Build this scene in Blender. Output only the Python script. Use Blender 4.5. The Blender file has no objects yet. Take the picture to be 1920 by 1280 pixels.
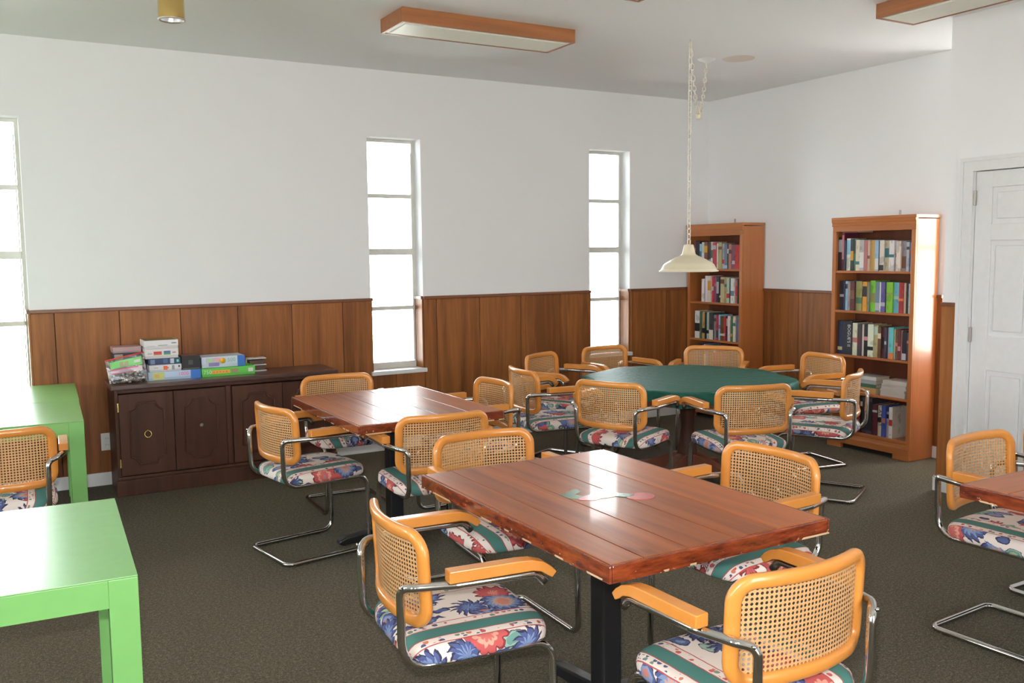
import bpy, bmesh, math, random
from mathutils import Vector, Matrix
random.seed(7)
scene = bpy.context.scene
COL = scene.collection

# ------------------------------------------------------------------ camera
CAMZ, YAW, PITCH, ROLL, FPX = 1.563, .5232, .0960, -.0106, 1716.864
fwd = Vector((math.sin(YAW)*math.cos(PITCH), math.cos(YAW)*math.cos(PITCH), -math.sin(PITCH)))
rgt = Vector((math.cos(YAW), -math.sin(YAW), 0)); upv = rgt.cross(fwd)
r2 = math.cos(ROLL)*rgt + math.sin(ROLL)*upv
u2 = -math.sin(ROLL)*rgt + math.cos(ROLL)*upv
cam_data = bpy.data.cameras.new('camera'); cam = bpy.data.objects.new('camera', cam_data); COL.objects.link(cam)
cam_data.sensor_width = 36; cam_data.lens = FPX/1920*36; cam_data.clip_start = .05
M3 = Matrix((r2, u2, -fwd)).transposed()
cam.matrix_world = Matrix.Translation((0, 0, CAMZ)) @ M3.to_4x4()
scene.camera = cam

# ------------------------------------------------------------------ world, lights, exposure
SKY = 17.5
FLASH = 250.0
world = bpy.data.worlds.new('world'); scene.world = world; world.use_nodes = True
world.node_tree.nodes['Background'].inputs[0].default_value = (.92, .965, 1.0, 1)
world.node_tree.nodes['Background'].inputs[1].default_value = SKY
vs = scene.view_settings
vs.view_transform = 'Standard'; vs.look = 'None'; vs.exposure = -0.03; vs.gamma = 1; vs.use_curve_mapping = False
scene.cycles.use_denoising = True
scene.cycles.max_bounces = 8; scene.cycles.diffuse_bounces = 5; scene.cycles.glossy_bounces = 4
scene.cycles.transparent_max_bounces = 10; scene.cycles.transmission_bounces = 4
scene.cycles.caustics_reflective = False; scene.cycles.caustics_refractive = False
scene.cycles.sample_clamp_indirect = 6.0

sun = bpy.data.lights.new('sun', 'SUN'); sun.energy = 320.0; sun.angle = .02; sun.color = (1.0, .975, .94)
suno = bpy.data.objects.new('sun', sun); COL.objects.link(suno)
suno.rotation_euler = Vector((-.25, .42, -.87)).to_track_quat('-Z', 'Y').to_euler()   # high sun from behind the camera
def portal(name, loc, direction, w, h):
    l = bpy.data.lights.new(name, 'AREA'); l.shape = 'RECTANGLE'; l.size = w; l.size_y = h
    l.cycles.is_portal = True
    o = bpy.data.objects.new(name, l); COL.objects.link(o); o.location = loc
    o.rotation_euler = Vector(direction).to_track_quat('-Z', 'Y').to_euler()
# the camera's own flash, just above and left of the lens
fl = bpy.data.lights.new('camera_flash', 'SPOT'); fl.energy = FLASH; fl.spot_size = math.radians(110); fl.spot_blend = .6
fl.shadow_soft_size = .02; fl.color = (1.0, .97, .93)
flo = bpy.data.objects.new('camera_flash', fl); COL.objects.link(flo)
flo.matrix_world = Matrix.Translation(Vector((0, 0, CAMZ)) + u2*.10 - r2*.03) @ M3.to_4x4()

# ------------------------------------------------------------------ node helpers
def srgb(r, g, b):
    f = lambda c: (c/255/12.92) if c/255 <= .04045 else ((c/255+.055)/1.055)**2.4
    return (f(r), f(g), f(b), 1)
class NT:
    def __init__(s, name, rough=.5, metal=0, coat=0, spec=.5):
        s.m = bpy.data.materials.new(name); s.m.use_nodes = True
        s.t = s.m.node_tree; s.n = s.t.nodes; s.b = s.n['Principled BSDF']; s.out = s.n['Material Output']
        s.b.inputs['Roughness'].default_value = rough; s.b.inputs['Metallic'].default_value = metal
        s.b.inputs['Coat Weight'].default_value = coat; s.b.inputs['Coat Roughness'].default_value = .06
        s.b.inputs['Specular IOR Level'].default_value = spec
    def node(s, typ, **kw):
        nd = s.n.new(typ)
        for k, v in kw.items(): setattr(nd, k, v)
        return nd
    def put(s, sock, v):
        if hasattr(v, 'is_linked') or isinstance(v, bpy.types.NodeSocket): s.t.links.new(v, sock)
        else: sock.default_value = v
    def math(s, op, a, b=0.0, c=None):
        nd = s.node('ShaderNodeMath', operation=op); s.put(nd.inputs[0], a); s.put(nd.inputs[1], b)
        if c is not None: s.put(nd.inputs[2], c)
        return nd.outputs[0]
    def vmath(s, op, a, b=(0, 0, 0)):
        nd = s.node('ShaderNodeVectorMath', operation=op); s.put(nd.inputs[0], a); s.put(nd.inputs[1], b)
        return nd.outputs['Value'] if op in ('LENGTH', 'DOT_PRODUCT', 'DISTANCE') else nd.outputs[0]
    def mix(s, f, a, b, mode='MIX'):
        nd = s.node('ShaderNodeMix', data_type='RGBA', blend_type=mode); s.put(nd.inputs[0], f); s.put(nd.inputs[6], a); s.put(nd.inputs[7], b)
        return nd.outputs[2]
    def coord(s, kind='Object'): return s.node('ShaderNodeTexCoord').outputs[kind]
    def rnd(s): return s.node('ShaderNodeObjectInfo').outputs['Random']
    def map(s, v, scale=(1, 1, 1), loc=(0, 0, 0)):
        nd = s.node('ShaderNodeMapping'); s.put(nd.inputs[0], v); s.put(nd.inputs[1], loc); s.put(nd.inputs[3], scale); return nd.outputs[0]
    def noise(s, v, scale, detail=3, rough=.55, dist=0, out='Fac'):
        nd = s.node('ShaderNodeTexNoise'); s.put(nd.inputs['Vector'], v); nd.inputs['Scale'].default_value = scale
        nd.inputs['Detail'].default_value = detail; nd.inputs['Roughness'].default_value = rough; nd.inputs['Distortion'].default_value = dist
        return nd.outputs[out]
    def voro(s, v, scale, out='Distance', feature='F1', rand=1.0):
        nd = s.node('ShaderNodeTexVoronoi', feature=feature); s.put(nd.inputs['Vector'], v); nd.inputs['Scale'].default_value = scale
        nd.inputs['Randomness'].default_value = rand
        return nd if out is None else nd.outputs[out]
    def ramp(s, f, stops, interp='LINEAR'):
        nd = s.node('ShaderNodeValToRGB'); s.put(nd.inputs[0], f); cr = nd.color_ramp; cr.interpolation = interp
        while len(cr.elements) < len(stops): cr.elements.new(.5)
        for e, (p, c) in zip(cr.elements, stops): e.position = p; e.color = c
        return nd.outputs[0]
    def sep(s, v):
        nd = s.node('ShaderNodeSeparateXYZ'); s.put(nd.inputs[0], v); return nd.outputs
    def comb(s, x, y, z=0.0):
        nd = s.node('ShaderNodeCombineXYZ'); s.put(nd.inputs[0], x); s.put(nd.inputs[1], y); s.put(nd.inputs[2], z); return nd.outputs[0]
    def bump(s, h, strength=.3, dist=.01):
        nd = s.node('ShaderNodeBump'); s.put(nd.inputs['Height'], h); nd.inputs['Strength'].default_value = strength; nd.inputs['Distance'].default_value = dist
        s.t.links.new(nd.outputs[0], s.b.inputs['Normal'])
    def color(s, c): s.put(s.b.inputs['Base Color'], c); return s
    def lt(s, a, b): return s.math('LESS_THAN', a, b)
    def gt(s, a, b): return s.math('GREATER_THAN', a, b)
    def band(s, v, lo, hi): return s.math('MULTIPLY', s.gt(v, lo), s.lt(v, hi))

MATS = {}
def plain(name, rgb, rough=.5, metal=0, coat=0, spec=.5):
    if name not in MATS:
        t = NT(name, rough, metal, coat, spec); co = t.coord()
        f = t.noise(co, 25, 2)
        c2 = tuple(v*.86 for v in rgb[:3])+(1,)
        t.color(t.mix(t.math('MULTIPLY', f, .6), rgb, c2)); MATS[name] = t.m
    return MATS[name]
def wood(name, c1, c2, axis='Z', scale=18, rough=.4, coat=0, contrast=1.0, knots=False, board=0, spec=.5):
    t = NT(name, rough, 0, coat, spec); co = t.coord()
    off = t.math('MULTIPLY', t.rnd(), 37.0)
    co2 = t.vmath('ADD', co, t.comb(off, off, off))
    st = {'X': (.06, 1, 1), 'Y': (1, .06, 1), 'Z': (1, 1, .06)}[axis]
    g = t.noise(t.map(co2, st), scale*2.2, 5, .62, .6)
    g2 = t.noise(t.map(co2, st), scale*.45, 3, .5, 1.2)
    f = t.math('ADD', t.math('MULTIPLY', g, .6), t.math('MULTIPLY', g2, .6))
    f = t.math('ADD', t.math('MULTIPLY', t.math('SUBTRACT', f, .6), 2.2*contrast), .5)
    f = t.math('ADD', f, t.math('MULTIPLY', t.math('SUBTRACT', t.rnd(), .5), .5*contrast))
    c = t.mix(f, c1, c2)
    nd = c.node; nd.clamp_factor = True
    if knots:
        v = t.voro(t.map(co2, {'X': (.45, 1, 1), 'Y': (1, .45, 1), 'Z': (1, 1, .45)}[axis]), 6.5)
        k = t.ramp(v, [(.0, (1, 1, 1, 1)), (.08, (.9, .9, .9, 1)), (.17, (0, 0, 0, 1))])
        c = t.mix(t.math('MULTIPLY', k, .75), c, (c1[0]*.25, c1[1]*.2, c1[2]*.2, 1))
    t.color(c); t.bump(g, .06, .004)
    MATS[name] = t.m; return t.m

# surfaces -------------------------------------------------------
def m_paint(name, rgb, bump=.12, stain=False):
    t = NT(name, .85, spec=.25); co = t.coord()
    n = t.noise(co, 130, 3); big = t.noise(co, 1.2, 2)
    c = t.mix(t.math('MULTIPLY', big, .25), rgb, tuple(v*.93 for v in rgb[:3])+(1,))
    if stain:
        d = t.vmath('DISTANCE', t.vmath('MULTIPLY', co, (1, 1, 0)), (4.967, 5.192, 0))
        d = t.math('ADD', d, t.math('MULTIPLY', t.noise(co, 9, 2), .03))
        c = t.mix(t.math('MULTIPLY', t.lt(d, .135), .55), c, srgb(205, 182, 160))
    t.color(c); t.bump(n, bump, .004); MATS[name] = t.m; return t.m
WALL = m_paint('wall_paint', (.865, .868, .875, 1))
CEIL = m_paint('ceiling_paint', (.89, .893, .90, 1), .3, True)
TRIM = plain('white_trim', (.80, .80, .80, 1), .35)
def m_carpet():
    t = NT('carpet_pile', .95, spec=.15); co = t.coord()
    a = t.noise(co, 190, 2, .8); b = t.noise(co, 70, 3, .8); hue = t.noise(co, 140, 2, .7); d = t.noise(co, 1.1, 3)
    w = t.noise(t.map(co, (1, 6, 1)), 60, 2)
    f = t.math('ADD', t.math('MULTIPLY', a, .5), t.math('ADD', t.math('MULTIPLY', b, .35), t.math('MULTIPLY', w, .25)))
    c = t.ramp(f, [(.44, srgb(40, 36, 27)), (.55, srgb(74, 68, 53)), (.66, srgb(130, 120, 98))])
    c = t.mix(t.math('MULTIPLY', d, .2), c, srgb(84, 78, 58))
    c = t.mix(t.math('MULTIPLY', t.gt(hue, .56), .35), c, srgb(112, 84, 74))
    c = t.mix(t.math('MULTIPLY', t.lt(hue, .44), .35), c, srgb(82, 88, 58))
    t.b.inputs['Sheen Weight'].default_value = .06; t.b.inputs['Sheen Roughness'].default_value = .4
    t.color(c); t.bump(t.math('ADD', a, b), .6, .006); MATS['carpet'] = t.m; return t.m
CARPET = m_carpet()
PANEL = wood('panel_wood', srgb(158, 100, 54), srgb(108, 63, 31), 'Z', 14, .45, 0, 1.1, spec=.25)
RAILW = wood('panel_rail_wood', srgb(120, 70, 40), srgb(92, 52, 30), 'X', 14, .4)
BCASE = wood('bookcase_wood', srgb(186, 117, 65), srgb(156, 93, 50), 'Z', 12, .32, .15, .7)
BCASEH = wood('bookcase_shelf_wood', srgb(186, 117, 65), srgb(156, 93, 50), 'Y', 12, .32, .15, .7)
BCDARK = wood('bookcase_back_wood', srgb(120, 66, 40), srgb(92, 48, 28), 'Z', 12, .5)
CAB = wood('cabinet_wood', srgb(88, 56, 43), srgb(58, 36, 27), 'Z', 12, .48, 0, .8, spec=.22)
CABTOP = wood('cabinet_top_wood', srgb(88, 62, 56), srgb(68, 47, 42), 'X', 12, .3, .2, .7)
BEECH = wood('beech_wood', srgb(218, 146, 68), srgb(198, 124, 50), 'X', 7, .3, .35, .6)
TOPW = wood('table_board_wood', srgb(168, 92, 43), srgb(118, 60, 27), 'Y', 9, .34, .2, 1.3, True, spec=.12)
TOPX = wood('table_board_wood_cross', srgb(168, 92, 43), srgb(118, 60, 27), 'X', 9, .34, .2, 1.3, True, spec=.12)
def m_edge():
    t = NT('table_edge_wood', .25, 0, .6); co = t.coord()
    g = t.noise(t.map(co, (.3, .3, 1.5)), 40, 4, .6)
    c = t.ramp(g, [(.3, srgb(70, 24, 12)), (.55, srgb(122, 52, 26)), (.75, srgb(150, 74, 38))])
    w = t.noise(co, 55, 4, .7); z = t.sep(co)[2]
    worn = t.math('MULTIPLY', t.gt(w, .66), t.lt(z, .722))
    low = t.math('MULTIPLY', t.lt(z, .7075), t.gt(t.noise(co, 14, 3), .54))
    t.color(t.mix(t.math('MAXIMUM', worn, low), c, srgb(205, 175, 140))); t.bump(g, .15, .004); MATS['edge'] = t.m; return t.m
EDGE = m_edge()
SEAMD = plain('seam_filler', srgb(58, 34, 22), .6)  # darkness of the plank gaps, put into the colour of the board below
LAMWOOD = wood('lamp_box_wood', srgb(150, 94, 52), srgb(114, 70, 38), 'X', 16, .4)
GREEN = plain('green_laminate', srgb(120, 178, 103), .27, 0, 0, .5)
CHROME = NT('chrome_tube', .09, 1.0).color((.62, .61, .60, 1)).m
BLACKM = plain('black_enamel', (.012, .012, .014, 1), .32)
RUBBER = plain('black_rubber', (.02, .02, .02, 1), .7)
BRASS = NT('brass', .25, 1.0).color((.62, .44, .16, 1)).m
STEEL = NT('bracket_steel', .35, 1.0).color((.5, .47, .42, 1)).m
CREAM = plain('cream_enamel', srgb(226, 214, 184), .28, 0, .3)
CREAMIN = plain('cream_enamel_inside', srgb(236, 228, 205), .5)
ALU = plain('window_metal', srgb(222, 220, 212), .4)
DIFF = plain('lamp_diffuser', srgb(232, 230, 214), .35)
def m_glass():
    t = NT('window_glass', .02); g = t.node('ShaderNodeBsdfGlossy'); g.inputs['Roughness'].default_value = .02
    tr = t.node('ShaderNodeBsdfTransparent'); tr.inputs[0].default_value = (.96, .98, .97, 1)
    mx = t.node('ShaderNodeMixShader'); fr = t.node('ShaderNodeFresnel'); fr.inputs[0].default_value = 1.45
    t.t.links.new(fr.outputs[0], mx.inputs[0]); t.t.links.new(tr.outputs[0], mx.inputs[1]); t.t.links.new(g.outputs[0], mx.inputs[2])
    t.t.links.new(mx.outputs[0], t.out.inputs[0]); MATS['glass'] = t.m; return t.m
GLASS = m_glass()
def m_film():
    t = NT('plastic_film', .15); g = t.node('ShaderNodeBsdfGlossy'); g.inputs['Roughness'].default_value = .18
    tr = t.node('ShaderNodeBsdfTransparent'); tr.inputs[0].default_value = (.93, .93, .93, 1)
    mx = t.node('ShaderNodeMixShader'); mx.inputs[0].default_value = .2
    t.t.links.new(tr.outputs[0], mx.inputs[1]); t.t.links.new(g.outputs[0], mx.inputs[2]); t.t.links.new(mx.outputs[0], t.out.inputs[0])
    bp = t.node('ShaderNodeBump'); bp.inputs['Strength'].default_value = .8; bp.inputs['Distance'].default_value = .02
    t.put(bp.inputs['Height'], t.noise(t.coord(), 22, 3)); t.t.links.new(bp.outputs[0], g.inputs['Normal'])
    return t.m
FILM = m_film()
def m_cane():
    t = NT('cane_weave', .45); co = t.coord()
    w = t.noise(co, 300, 2)
    t.color(t.mix(w, srgb(214, 170, 118), srgb(188, 140, 92))); return t.m
CANE = m_cane()

def m_fabric():
    t = NT('chintz_fabric', .85, spec=.2)
    uv = t.node('ShaderNodeUVMap'); uv.uv_map = 'fabric'
    at = t.node('ShaderNodeAttribute', attribute_type='OBJECT', attribute_name='fabric_shift')
    s = t.sep(uv.outputs[0]); sh = at.outputs['Fac']
    U = t.math('ADD', s[0], sh); V = t.math('ADD', s[1], t.math('MULTIPLY', sh, 7.3))
    P = .335
    a = t.math('MULTIPLY', t.math('ABSOLUTE', t.math('SUBTRACT', t.math('FRACT', t.math('DIVIDE', U, P)), .5)), P)  # distance to the stripe
    white = srgb(238, 226, 218)
    W = t.comb(U, V, 0.0)
    Wn = t.vmath('ADD', W, t.vmath('MULTIPLY', t.vmath('SUBTRACT', t.noise(W, 26, 2, out='Color'), (.5, .5, .5)), (.03, .03, 0)))
    # leaves: an elongated layer below
    lv = t.voro(t.map(Wn, (1.7, 1, 1), (.31, .17, 0)), 10.5, None)
    ld = t.math('MULTIPLY', lv.outputs['Distance'], .78); lc = t.sep(lv.outputs['Color'])
    col = white
    leafm = t.math('MULTIPLY', t.lt(ld, .40), t.gt(lc[0], .38))
    leafc = t.ramp(ld, [(.0, srgb(176, 190, 150)), (.17, srgb(100, 150, 140)), (.30, srgb(150, 180, 165)), (.36, srgb(50, 70, 90))], 'CONSTANT')
    leafc2 = t.ramp(ld, [(.0, srgb(190, 120, 110)), (.14, srgb(132, 150, 190)), (.26, srgb(70, 92, 145)), (.35, srgb(34, 42, 84))], 'CONSTANT')
    col = t.mix(leafm, col, t.mix(t.gt(lc[1], .5), leafc, leafc2))
    # large scalloped flowers
    fv = t.voro(Wn, 7.6, None, rand=.8); fd = t.math('MULTIPLY', fv.outputs['Distance'], .70); fc = t.sep(fv.outputs['Color'])
    pos = t.sep(t.vmath('SUBTRACT', Wn, fv.outputs['Position']))
    ang = t.math('ARCTAN2', pos[1], pos[0])
    sc = t.math('ADD', .36, t.math('MULTIPLY', t.math('ABSOLUTE', t.math('SINE', t.math('MULTIPLY', ang, 5.5))), .07))
    rr = t.math('DIVIDE', fd, sc)
    ser = t.math('ADD', .34, t.math('MULTIPLY', t.math('FRACT', t.math('MULTIPLY', ang, 2.1)), .11))
    rr2 = t.math('DIVIDE', fd, ser)
    red = t.ramp(rr, [(.0, srgb(230, 200, 190)), (.16, srgb(120, 140, 170)), (.30, srgb(206, 104, 98)), (.48, srgb(226, 160, 140)), (.62, srgb(196, 82, 82)), (.90, srgb(128, 34, 48))], 'CONSTANT')
    blue = t.ramp(rr2, [(.0, srgb(208, 130, 110)), (.34, srgb(196, 160, 150)), (.52, srgb(120, 146, 190)), (.72, srgb(66, 84, 140)), (.90, srgb(26, 32, 74))], 'CONSTANT')
    isred = t.gt(fc[0], .42)
    col = t.mix(t.math('MULTIPLY', t.lt(rr, 1.0), t.math('MULTIPLY', isred, t.gt(fc[2], .2))), col, red)
    col = t.mix(t.math('MULTIPLY', t.lt(rr2, 1.0), t.math('SUBTRACT', 1.0, isred)), col, blue)
    # border: little sprigs, red lines, teal stripe
    sv = t.voro(W, 52, None, rand=.75); sd = sv.outputs['Distance']; sc3 = t.sep(sv.outputs['Color'])
    inner = t.lt(t.math('ABSOLUTE', t.math('SUBTRACT', a, .043)), .0095)
    spr = t.math('MULTIPLY', t.lt(sd, .46), t.math('MULTIPLY', inner, t.gt(sc3[1], .22)))
    sprc = t.ramp(sc3[0], [(.0, srgb(196, 84, 84)), (.35, srgb(62, 76, 120)), (.62, srgb(112, 142, 118)), (.85, srgb(206, 120, 96))], 'CONSTANT')
    bord = t.mix(spr, white, sprc)
    col = t.mix(t.lt(a, .0605), col, bord)
    ln = t.math('MAXIMUM', t.band(a, .0570, .0610), t.band(a, .0255, .0292))
    col = t.mix(ln, col, srgb(184, 72, 72))
    col = t.mix(t.lt(a, .0255), col, srgb(58, 122, 116))
    col = t.mix(.05, col, srgb(226, 206, 196))
    weave = t.noise(W, 900, 1)
    t.color(t.mix(t.math('MULTIPLY', weave, .18), col, (.1, .1, .1, 1), 'MULTIPLY'))
    t.bump(weave, .15, .002)
    return t.m
FABRIC = m_fabric()
def m_cover():
    t = NT('quilted_vinyl', .5, 0, 0, .16); co = t.coord(); s = t.sep(co)
    lines = t.math('PINGPONG', t.math('MULTIPLY', t.math('ADD', s[0], s[1]), 9.0), .5)
    n = t.noise(co, 30, 3)
    t.color(t.mix(n, srgb(34, 92, 80), srgb(20, 70, 60)))
    t.bump(t.math('ADD', t.math('MULTIPLY', lines, .8), t.math('MULTIPLY', n, .7)), .35, .02); return t.m
COVER = m_cover()
def m_book():
    t = NT('book_cover', .42, 0, .15); oi = t.node('ShaderNodeObjectInfo'); co = t.coord()
    off = t.math('MULTIPLY', oi.outputs['Random'], 91.0)
    n = t.noise(t.vmath('ADD', t.map(co, (1, 1, .55)), t.comb(off, off, off)), 26, 1, .5)
    f = t.math('MULTIPLY', t.gt(n, .60), .35)
    c = t.mix(f, oi.outputs['Color'], t.mix(1.0, oi.outputs['Color'], (.25, .22, .24, 1), 'MULTIPLY'))
    t.color(c); return t.m
BOOK = m_book()
PAGES = plain('book_pages', srgb(226, 214, 190), .8)
def m_objcolor():
    t = NT('printed_card', .45, 0, .1); t.color(t.node('ShaderNodeObjectInfo').outputs['Color']); return t.m
CARD = m_objcolor()

# ------------------------------------------------------------------ mesh helpers
def link(name, me, mat=None, parent=None, smooth=False):
    o = bpy.data.objects.new(name, me); COL.objects.link(o)
    if mat is not None and len(me.materials) == 0: me.materials.append(mat)
    if parent is not None: o.parent = parent
    if smooth:
        me.polygons.foreach_set('use_smooth', [True]*len(me.polygons))
    return o
def pyd(name, v, f):
    me = bpy.data.meshes.new(name); me.from_pydata([tuple(x) for x in v], [], f); me.update(); return me
def boxes(lst):
    v, f = [], []
    for (x0, y0, z0, x1, y1, z1) in lst:
        b = len(v)
        v += [(x0, y0, z0), (x1, y0, z0), (x1, y1, z0), (x0, y1, z0), (x0, y0, z1), (x1, y0, z1), (x1, y1, z1), (x0, y1, z1)]
        f += [tuple(b+i for i in q) for q in ((0, 3, 2, 1), (4, 5, 6, 7), (0, 1, 5, 4), (1, 2, 6, 5), (2, 3, 7, 6), (3, 0, 4, 7))]
    return v, f
def box(name, lo, hi, mat, parent=None, bev=0.0):
    v, f = boxes([tuple(lo)+tuple(hi)])
    me = pyd(name, v, f)
    if bev > 0:
        bm = bmesh.new(); bm.from_mesh(me)
        bmesh.ops.bevel(bm, geom=bm.edges[:], offset=bev, segments=2, affect='EDGES', profile=.6)
        bm.to_mesh(me); bm.free()
    return link(name, me, mat, parent)
def multibox(name, lst, mat, parent=None):
    v, f = boxes(lst); return link(name, pyd(name, v, f), mat, parent)
def prism(name, poly, axis, a, b, mat, parent=None, bev=0.0):
    # poly: 2-D points; axis: extruded axis 'x','y','z' from a to b
    put = {'x': lambda p, t: (t, p[0], p[1]), 'y': lambda p, t: (p[0], t, p[1]), 'z': lambda p, t: (p[0], p[1], t)}[axis]
    n = len(poly); v = [put(p, a) for p in poly]+[put(p, b) for p in poly]
    f = [tuple(range(n)), tuple(range(2*n-1, n-1, -1))]+[(i, i+n, (i+1) % n+n, (i+1) % n) for i in range(n)]
    me = pyd(name, v, f); bm = bmesh.new(); bm.from_mesh(me); bmesh.ops.recalc_face_normals(bm, faces=bm.faces)
    if bev > 0: bmesh.ops.bevel(bm, geom=bm.edges[:], offset=bev, segments=2, affect='EDGES', profile=.6, clamp_overlap=True)
    bm.to_mesh(me); bm.free()
    return link(name, me, mat, parent)
def fillet(pts, rad, seg=6, closed=False):
    out = []; n = len(pts); P = [Vector(p) for p in pts]
    for i in range(n):
        if (not closed and i in (0, n-1)) or rad[i] <= 0: out.append(P[i]); continue
        a = P[i-1]-P[i]; b = P[(i+1) % n]-P[i]; la, lb = a.length, b.length; a.normalize(); b.normalize()
        th = a.angle(b); d = min(rad[i]/math.tan(th/2), la*.49, lb*.49); r = d*math.tan(th/2)
        c = P[i]+(a+b).normalized()*(r/math.sin(th/2)); s = P[i]+a*d-c; e = P[i]+b*d-c
        w = s.angle(e)
        for k in range(seg+1):
            t = k/seg; out.append(c+(s*math.sin((1-t)*w)+e*math.sin(t*w))/math.sin(w) if w > 1e-4 else c+s)
    return out
def sweep(path, prof, closed=False, up=None, caps=True):
    """sweep a closed 2-D profile along a path with parallel transport"""
    n = len(path); T = []
    for i in range(n):
        a = path[i-1] if (i > 0 or closed) else path[i]; b = path[(i+1) % n] if (i < n-1 or closed) else path[i]
        T.append((b-a).normalized())
    ref = Vector(up) if up else (Vector((0, 0, 1)) if abs(T[0].z) < .9 else Vector((1, 0, 0)))
    N = (ref-T[0]*ref.dot(T[0])).normalized(); v, f = [], []; m = len(prof)
    for i in range(n):
        if i:
            N = N-T[i]*N.dot(T[i]); N.normalize()
        B = T[i].cross(N)
        for (p, q) in prof: v.append(path[i]+N*p+B*q)
    R = n if closed else n-1
    for i in range(R):
        for j in range(m):
            a = i*m+j; b = i*m+(j+1) % m; c = ((i+1) % n)*m+(j+1) % m; d = ((i+1) % n)*m+j
            f.append((a, b, c, d))
    if not closed and caps: f += [tuple(range(m-1, -1, -1)), tuple(range((n-1)*m, n*m))]
    return v, f
def circ(r, n=10): return [(r*math.cos(2*math.pi*i/n), r*math.sin(2*math.pi*i/n)) for i in range(n)]
def tube(name, path, r, mat, parent=None, closed=False, n=10):
    v, f = sweep([Vector(p) for p in path], circ(r, n), closed); return link(name, pyd(name, v, f), mat, parent, True)
def lathe(name, prof, mat, parent=None, n=40, smooth=True, loc=(0, 0, 0)):
    v, f = [], []
    for (r, z) in prof:
        for i in range(n): v.append((loc[0]+r*math.cos(2*math.pi*i/n), loc[1]+r*math.sin(2*math.pi*i/n), loc[2]+z))
    for k in range(len(prof)-1):
        for i in range(n): f.append((k*n+i, k*n+(i+1) % n, (k+1)*n+(i+1) % n, (k+1)*n+i))
    return link(name, pyd(name, v, f), mat, parent, smooth)
def text(name, s, size, mat, parent, loc, rot, depth=.0006, stretch=1.0):
    cu = bpy.data.curves.new(name, 'FONT'); cu.body = s; cu.size = size; cu.extrude = depth; cu.align_x = 'CENTER'; cu.align_y = 'CENTER'; cu.resolution_u = 3
    tmp = bpy.data.objects.new('tmp', cu); COL.objects.link(tmp); bpy.context.view_layer.update()
    me = bpy.data.meshes.new_from_object(tmp.evaluated_get(bpy.context.evaluated_depsgraph_get())); bpy.data.objects.remove(tmp)
    me.materials.clear(); o = link(name, me, mat, parent); o.location = loc; o.rotation_euler = rot; o.scale = (stretch, 1, 1); return o
def tag(o, label=None, cat=None, group=None, kind=None):
    if label: o['label'] = label
    if cat: o['category'] = cat
    if group: o['group'] = group
    if kind: o['kind'] = kind
    return o
def thing(name, loc, label, cat, group=None, rz=0):
    o = bpy.data.objects.new(name, None); COL.objects.link(o); o.location = loc; o.rotation_euler = (0, 0, rz); o.empty_display_size = .1
    return tag(o, label, cat, group)
def struct(o): o['kind'] = 'structure'; return o
def copy_tree(o, parent=None):
    c = o.copy(); COL.objects.link(c)
    if parent is not None: c.parent = parent
    for ch in list(o.children): copy_tree(ch, c)
    return c

# ------------------------------------------------------------------ the room
D, R, H = 6.791, 6.127, 2.985          # window wall y, bookcase wall x, ceiling
XL, YR = -3.4, -2.6                    # hidden left wall, hidden rear wall
XD, YD = 5.303, 3.683                  # closet face and its far corner
YE = 4.25                              # end of the bookcase wall at the passage
XH = 6.48                               # far end of the passage
RAIL = 1.22; BB = .09
TW = .2
struct(box('floor', (XL-.2, YR-.2, -.06), (XH+.2, D+.2, 0), CARPET))
struct(box('ceiling', (XL-.2, YR-.2, H), (XH+.2, D+.2, H+.1), CEIL))
WINS = [(-.19, .26), (2.638, 3.089), (4.729, 5.178)]
WZ0, WZ1 = .64, 2.475
def wall_with_holes(name, a0, a1, holes, axis, c0, c1):
    """holes: (lo, hi, z0, z1) along the wall"""
    L = []; holes = sorted(holes); cur = a0
    def seg(lo, hi, z0, z1):
        if hi-lo > 1e-4 and z1-z0 > 1e-4:
            L.append((lo, c0, z0, hi, c1, z1) if axis == 'x' else (c0, lo, z0, c1, hi, z1))
    for (lo, hi, z0, z1) in holes:
        seg(cur, lo, 0, H); seg(lo, hi, 0, z0); seg(lo, hi, z1, H); cur = hi
    seg(cur, a1, 0, H)
    return struct(multibox(name, L, WALL))
wall_back = wall_with_holes('wall_back', XL-.2, XH+.2, [(a, b, WZ0, WZ1) for a, b in WINS], 'x', D, D+TW)
ADDED_LWIN = [(-1.8, -1.1), (.7, 1.4), (3.2, 3.9), (5.2, 5.9)]  # unseen left-wall windows, added for general daylight
wall_left = wall_with_holes('wall_left', YR, D, [(a, b, .64, WZ1) for a, b in ADDED_LWIN], 'y', XL-TW, XL)
wall_rear = wall_with_holes('wall_rear', XL-.2, XH+.2, [(1.3, 2.5, .3, 2.3)], 'x', YR-TW, YR)  # opening for an unseen rear window, added to let in more daylight
wall_right = struct(box('wall_right', (R, YE, 0), (XH, D, H), WALL))
DY0, DY1, DZ = 2.69, 3.497, 2.033
wall_closet = struct(multibox('wall_closet', [(XD, DY1, 0, XH, YD, H), (XD, YR, 0, XH, DY0, H), (XD, DY0, DZ, XH, DY1, H), (XD+.12, DY0, 0, XH, DY1, DZ)], WALL))
HW = (.70, 2.45)
wall_passage = wall_with_holes('wall_passage', YD-.1, YE+.1, [(YD+.02, YE-.02, HW[0], HW[1])], 'y', XH, XH+TW)
ground = struct(box('ground_outside', (-30, -30, -.5), (40, 40, -.3), None))
gm = NT('lawn', .9); gc = gm.coord(); gm.color(gm.mix(gm.noise(gc, .7, 3), srgb(206, 204, 198), srgb(194, 192, 184))); ground.data.materials.append(gm.m)  # pale neutral ground, coloured so bounced daylight carries no green tint
for a, b in WINS: portal('sky_portal', ((a+b)/2, D+TW+.01, (WZ0+WZ1)/2), (0, -1, 0), b-a, WZ1-WZ0)
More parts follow.
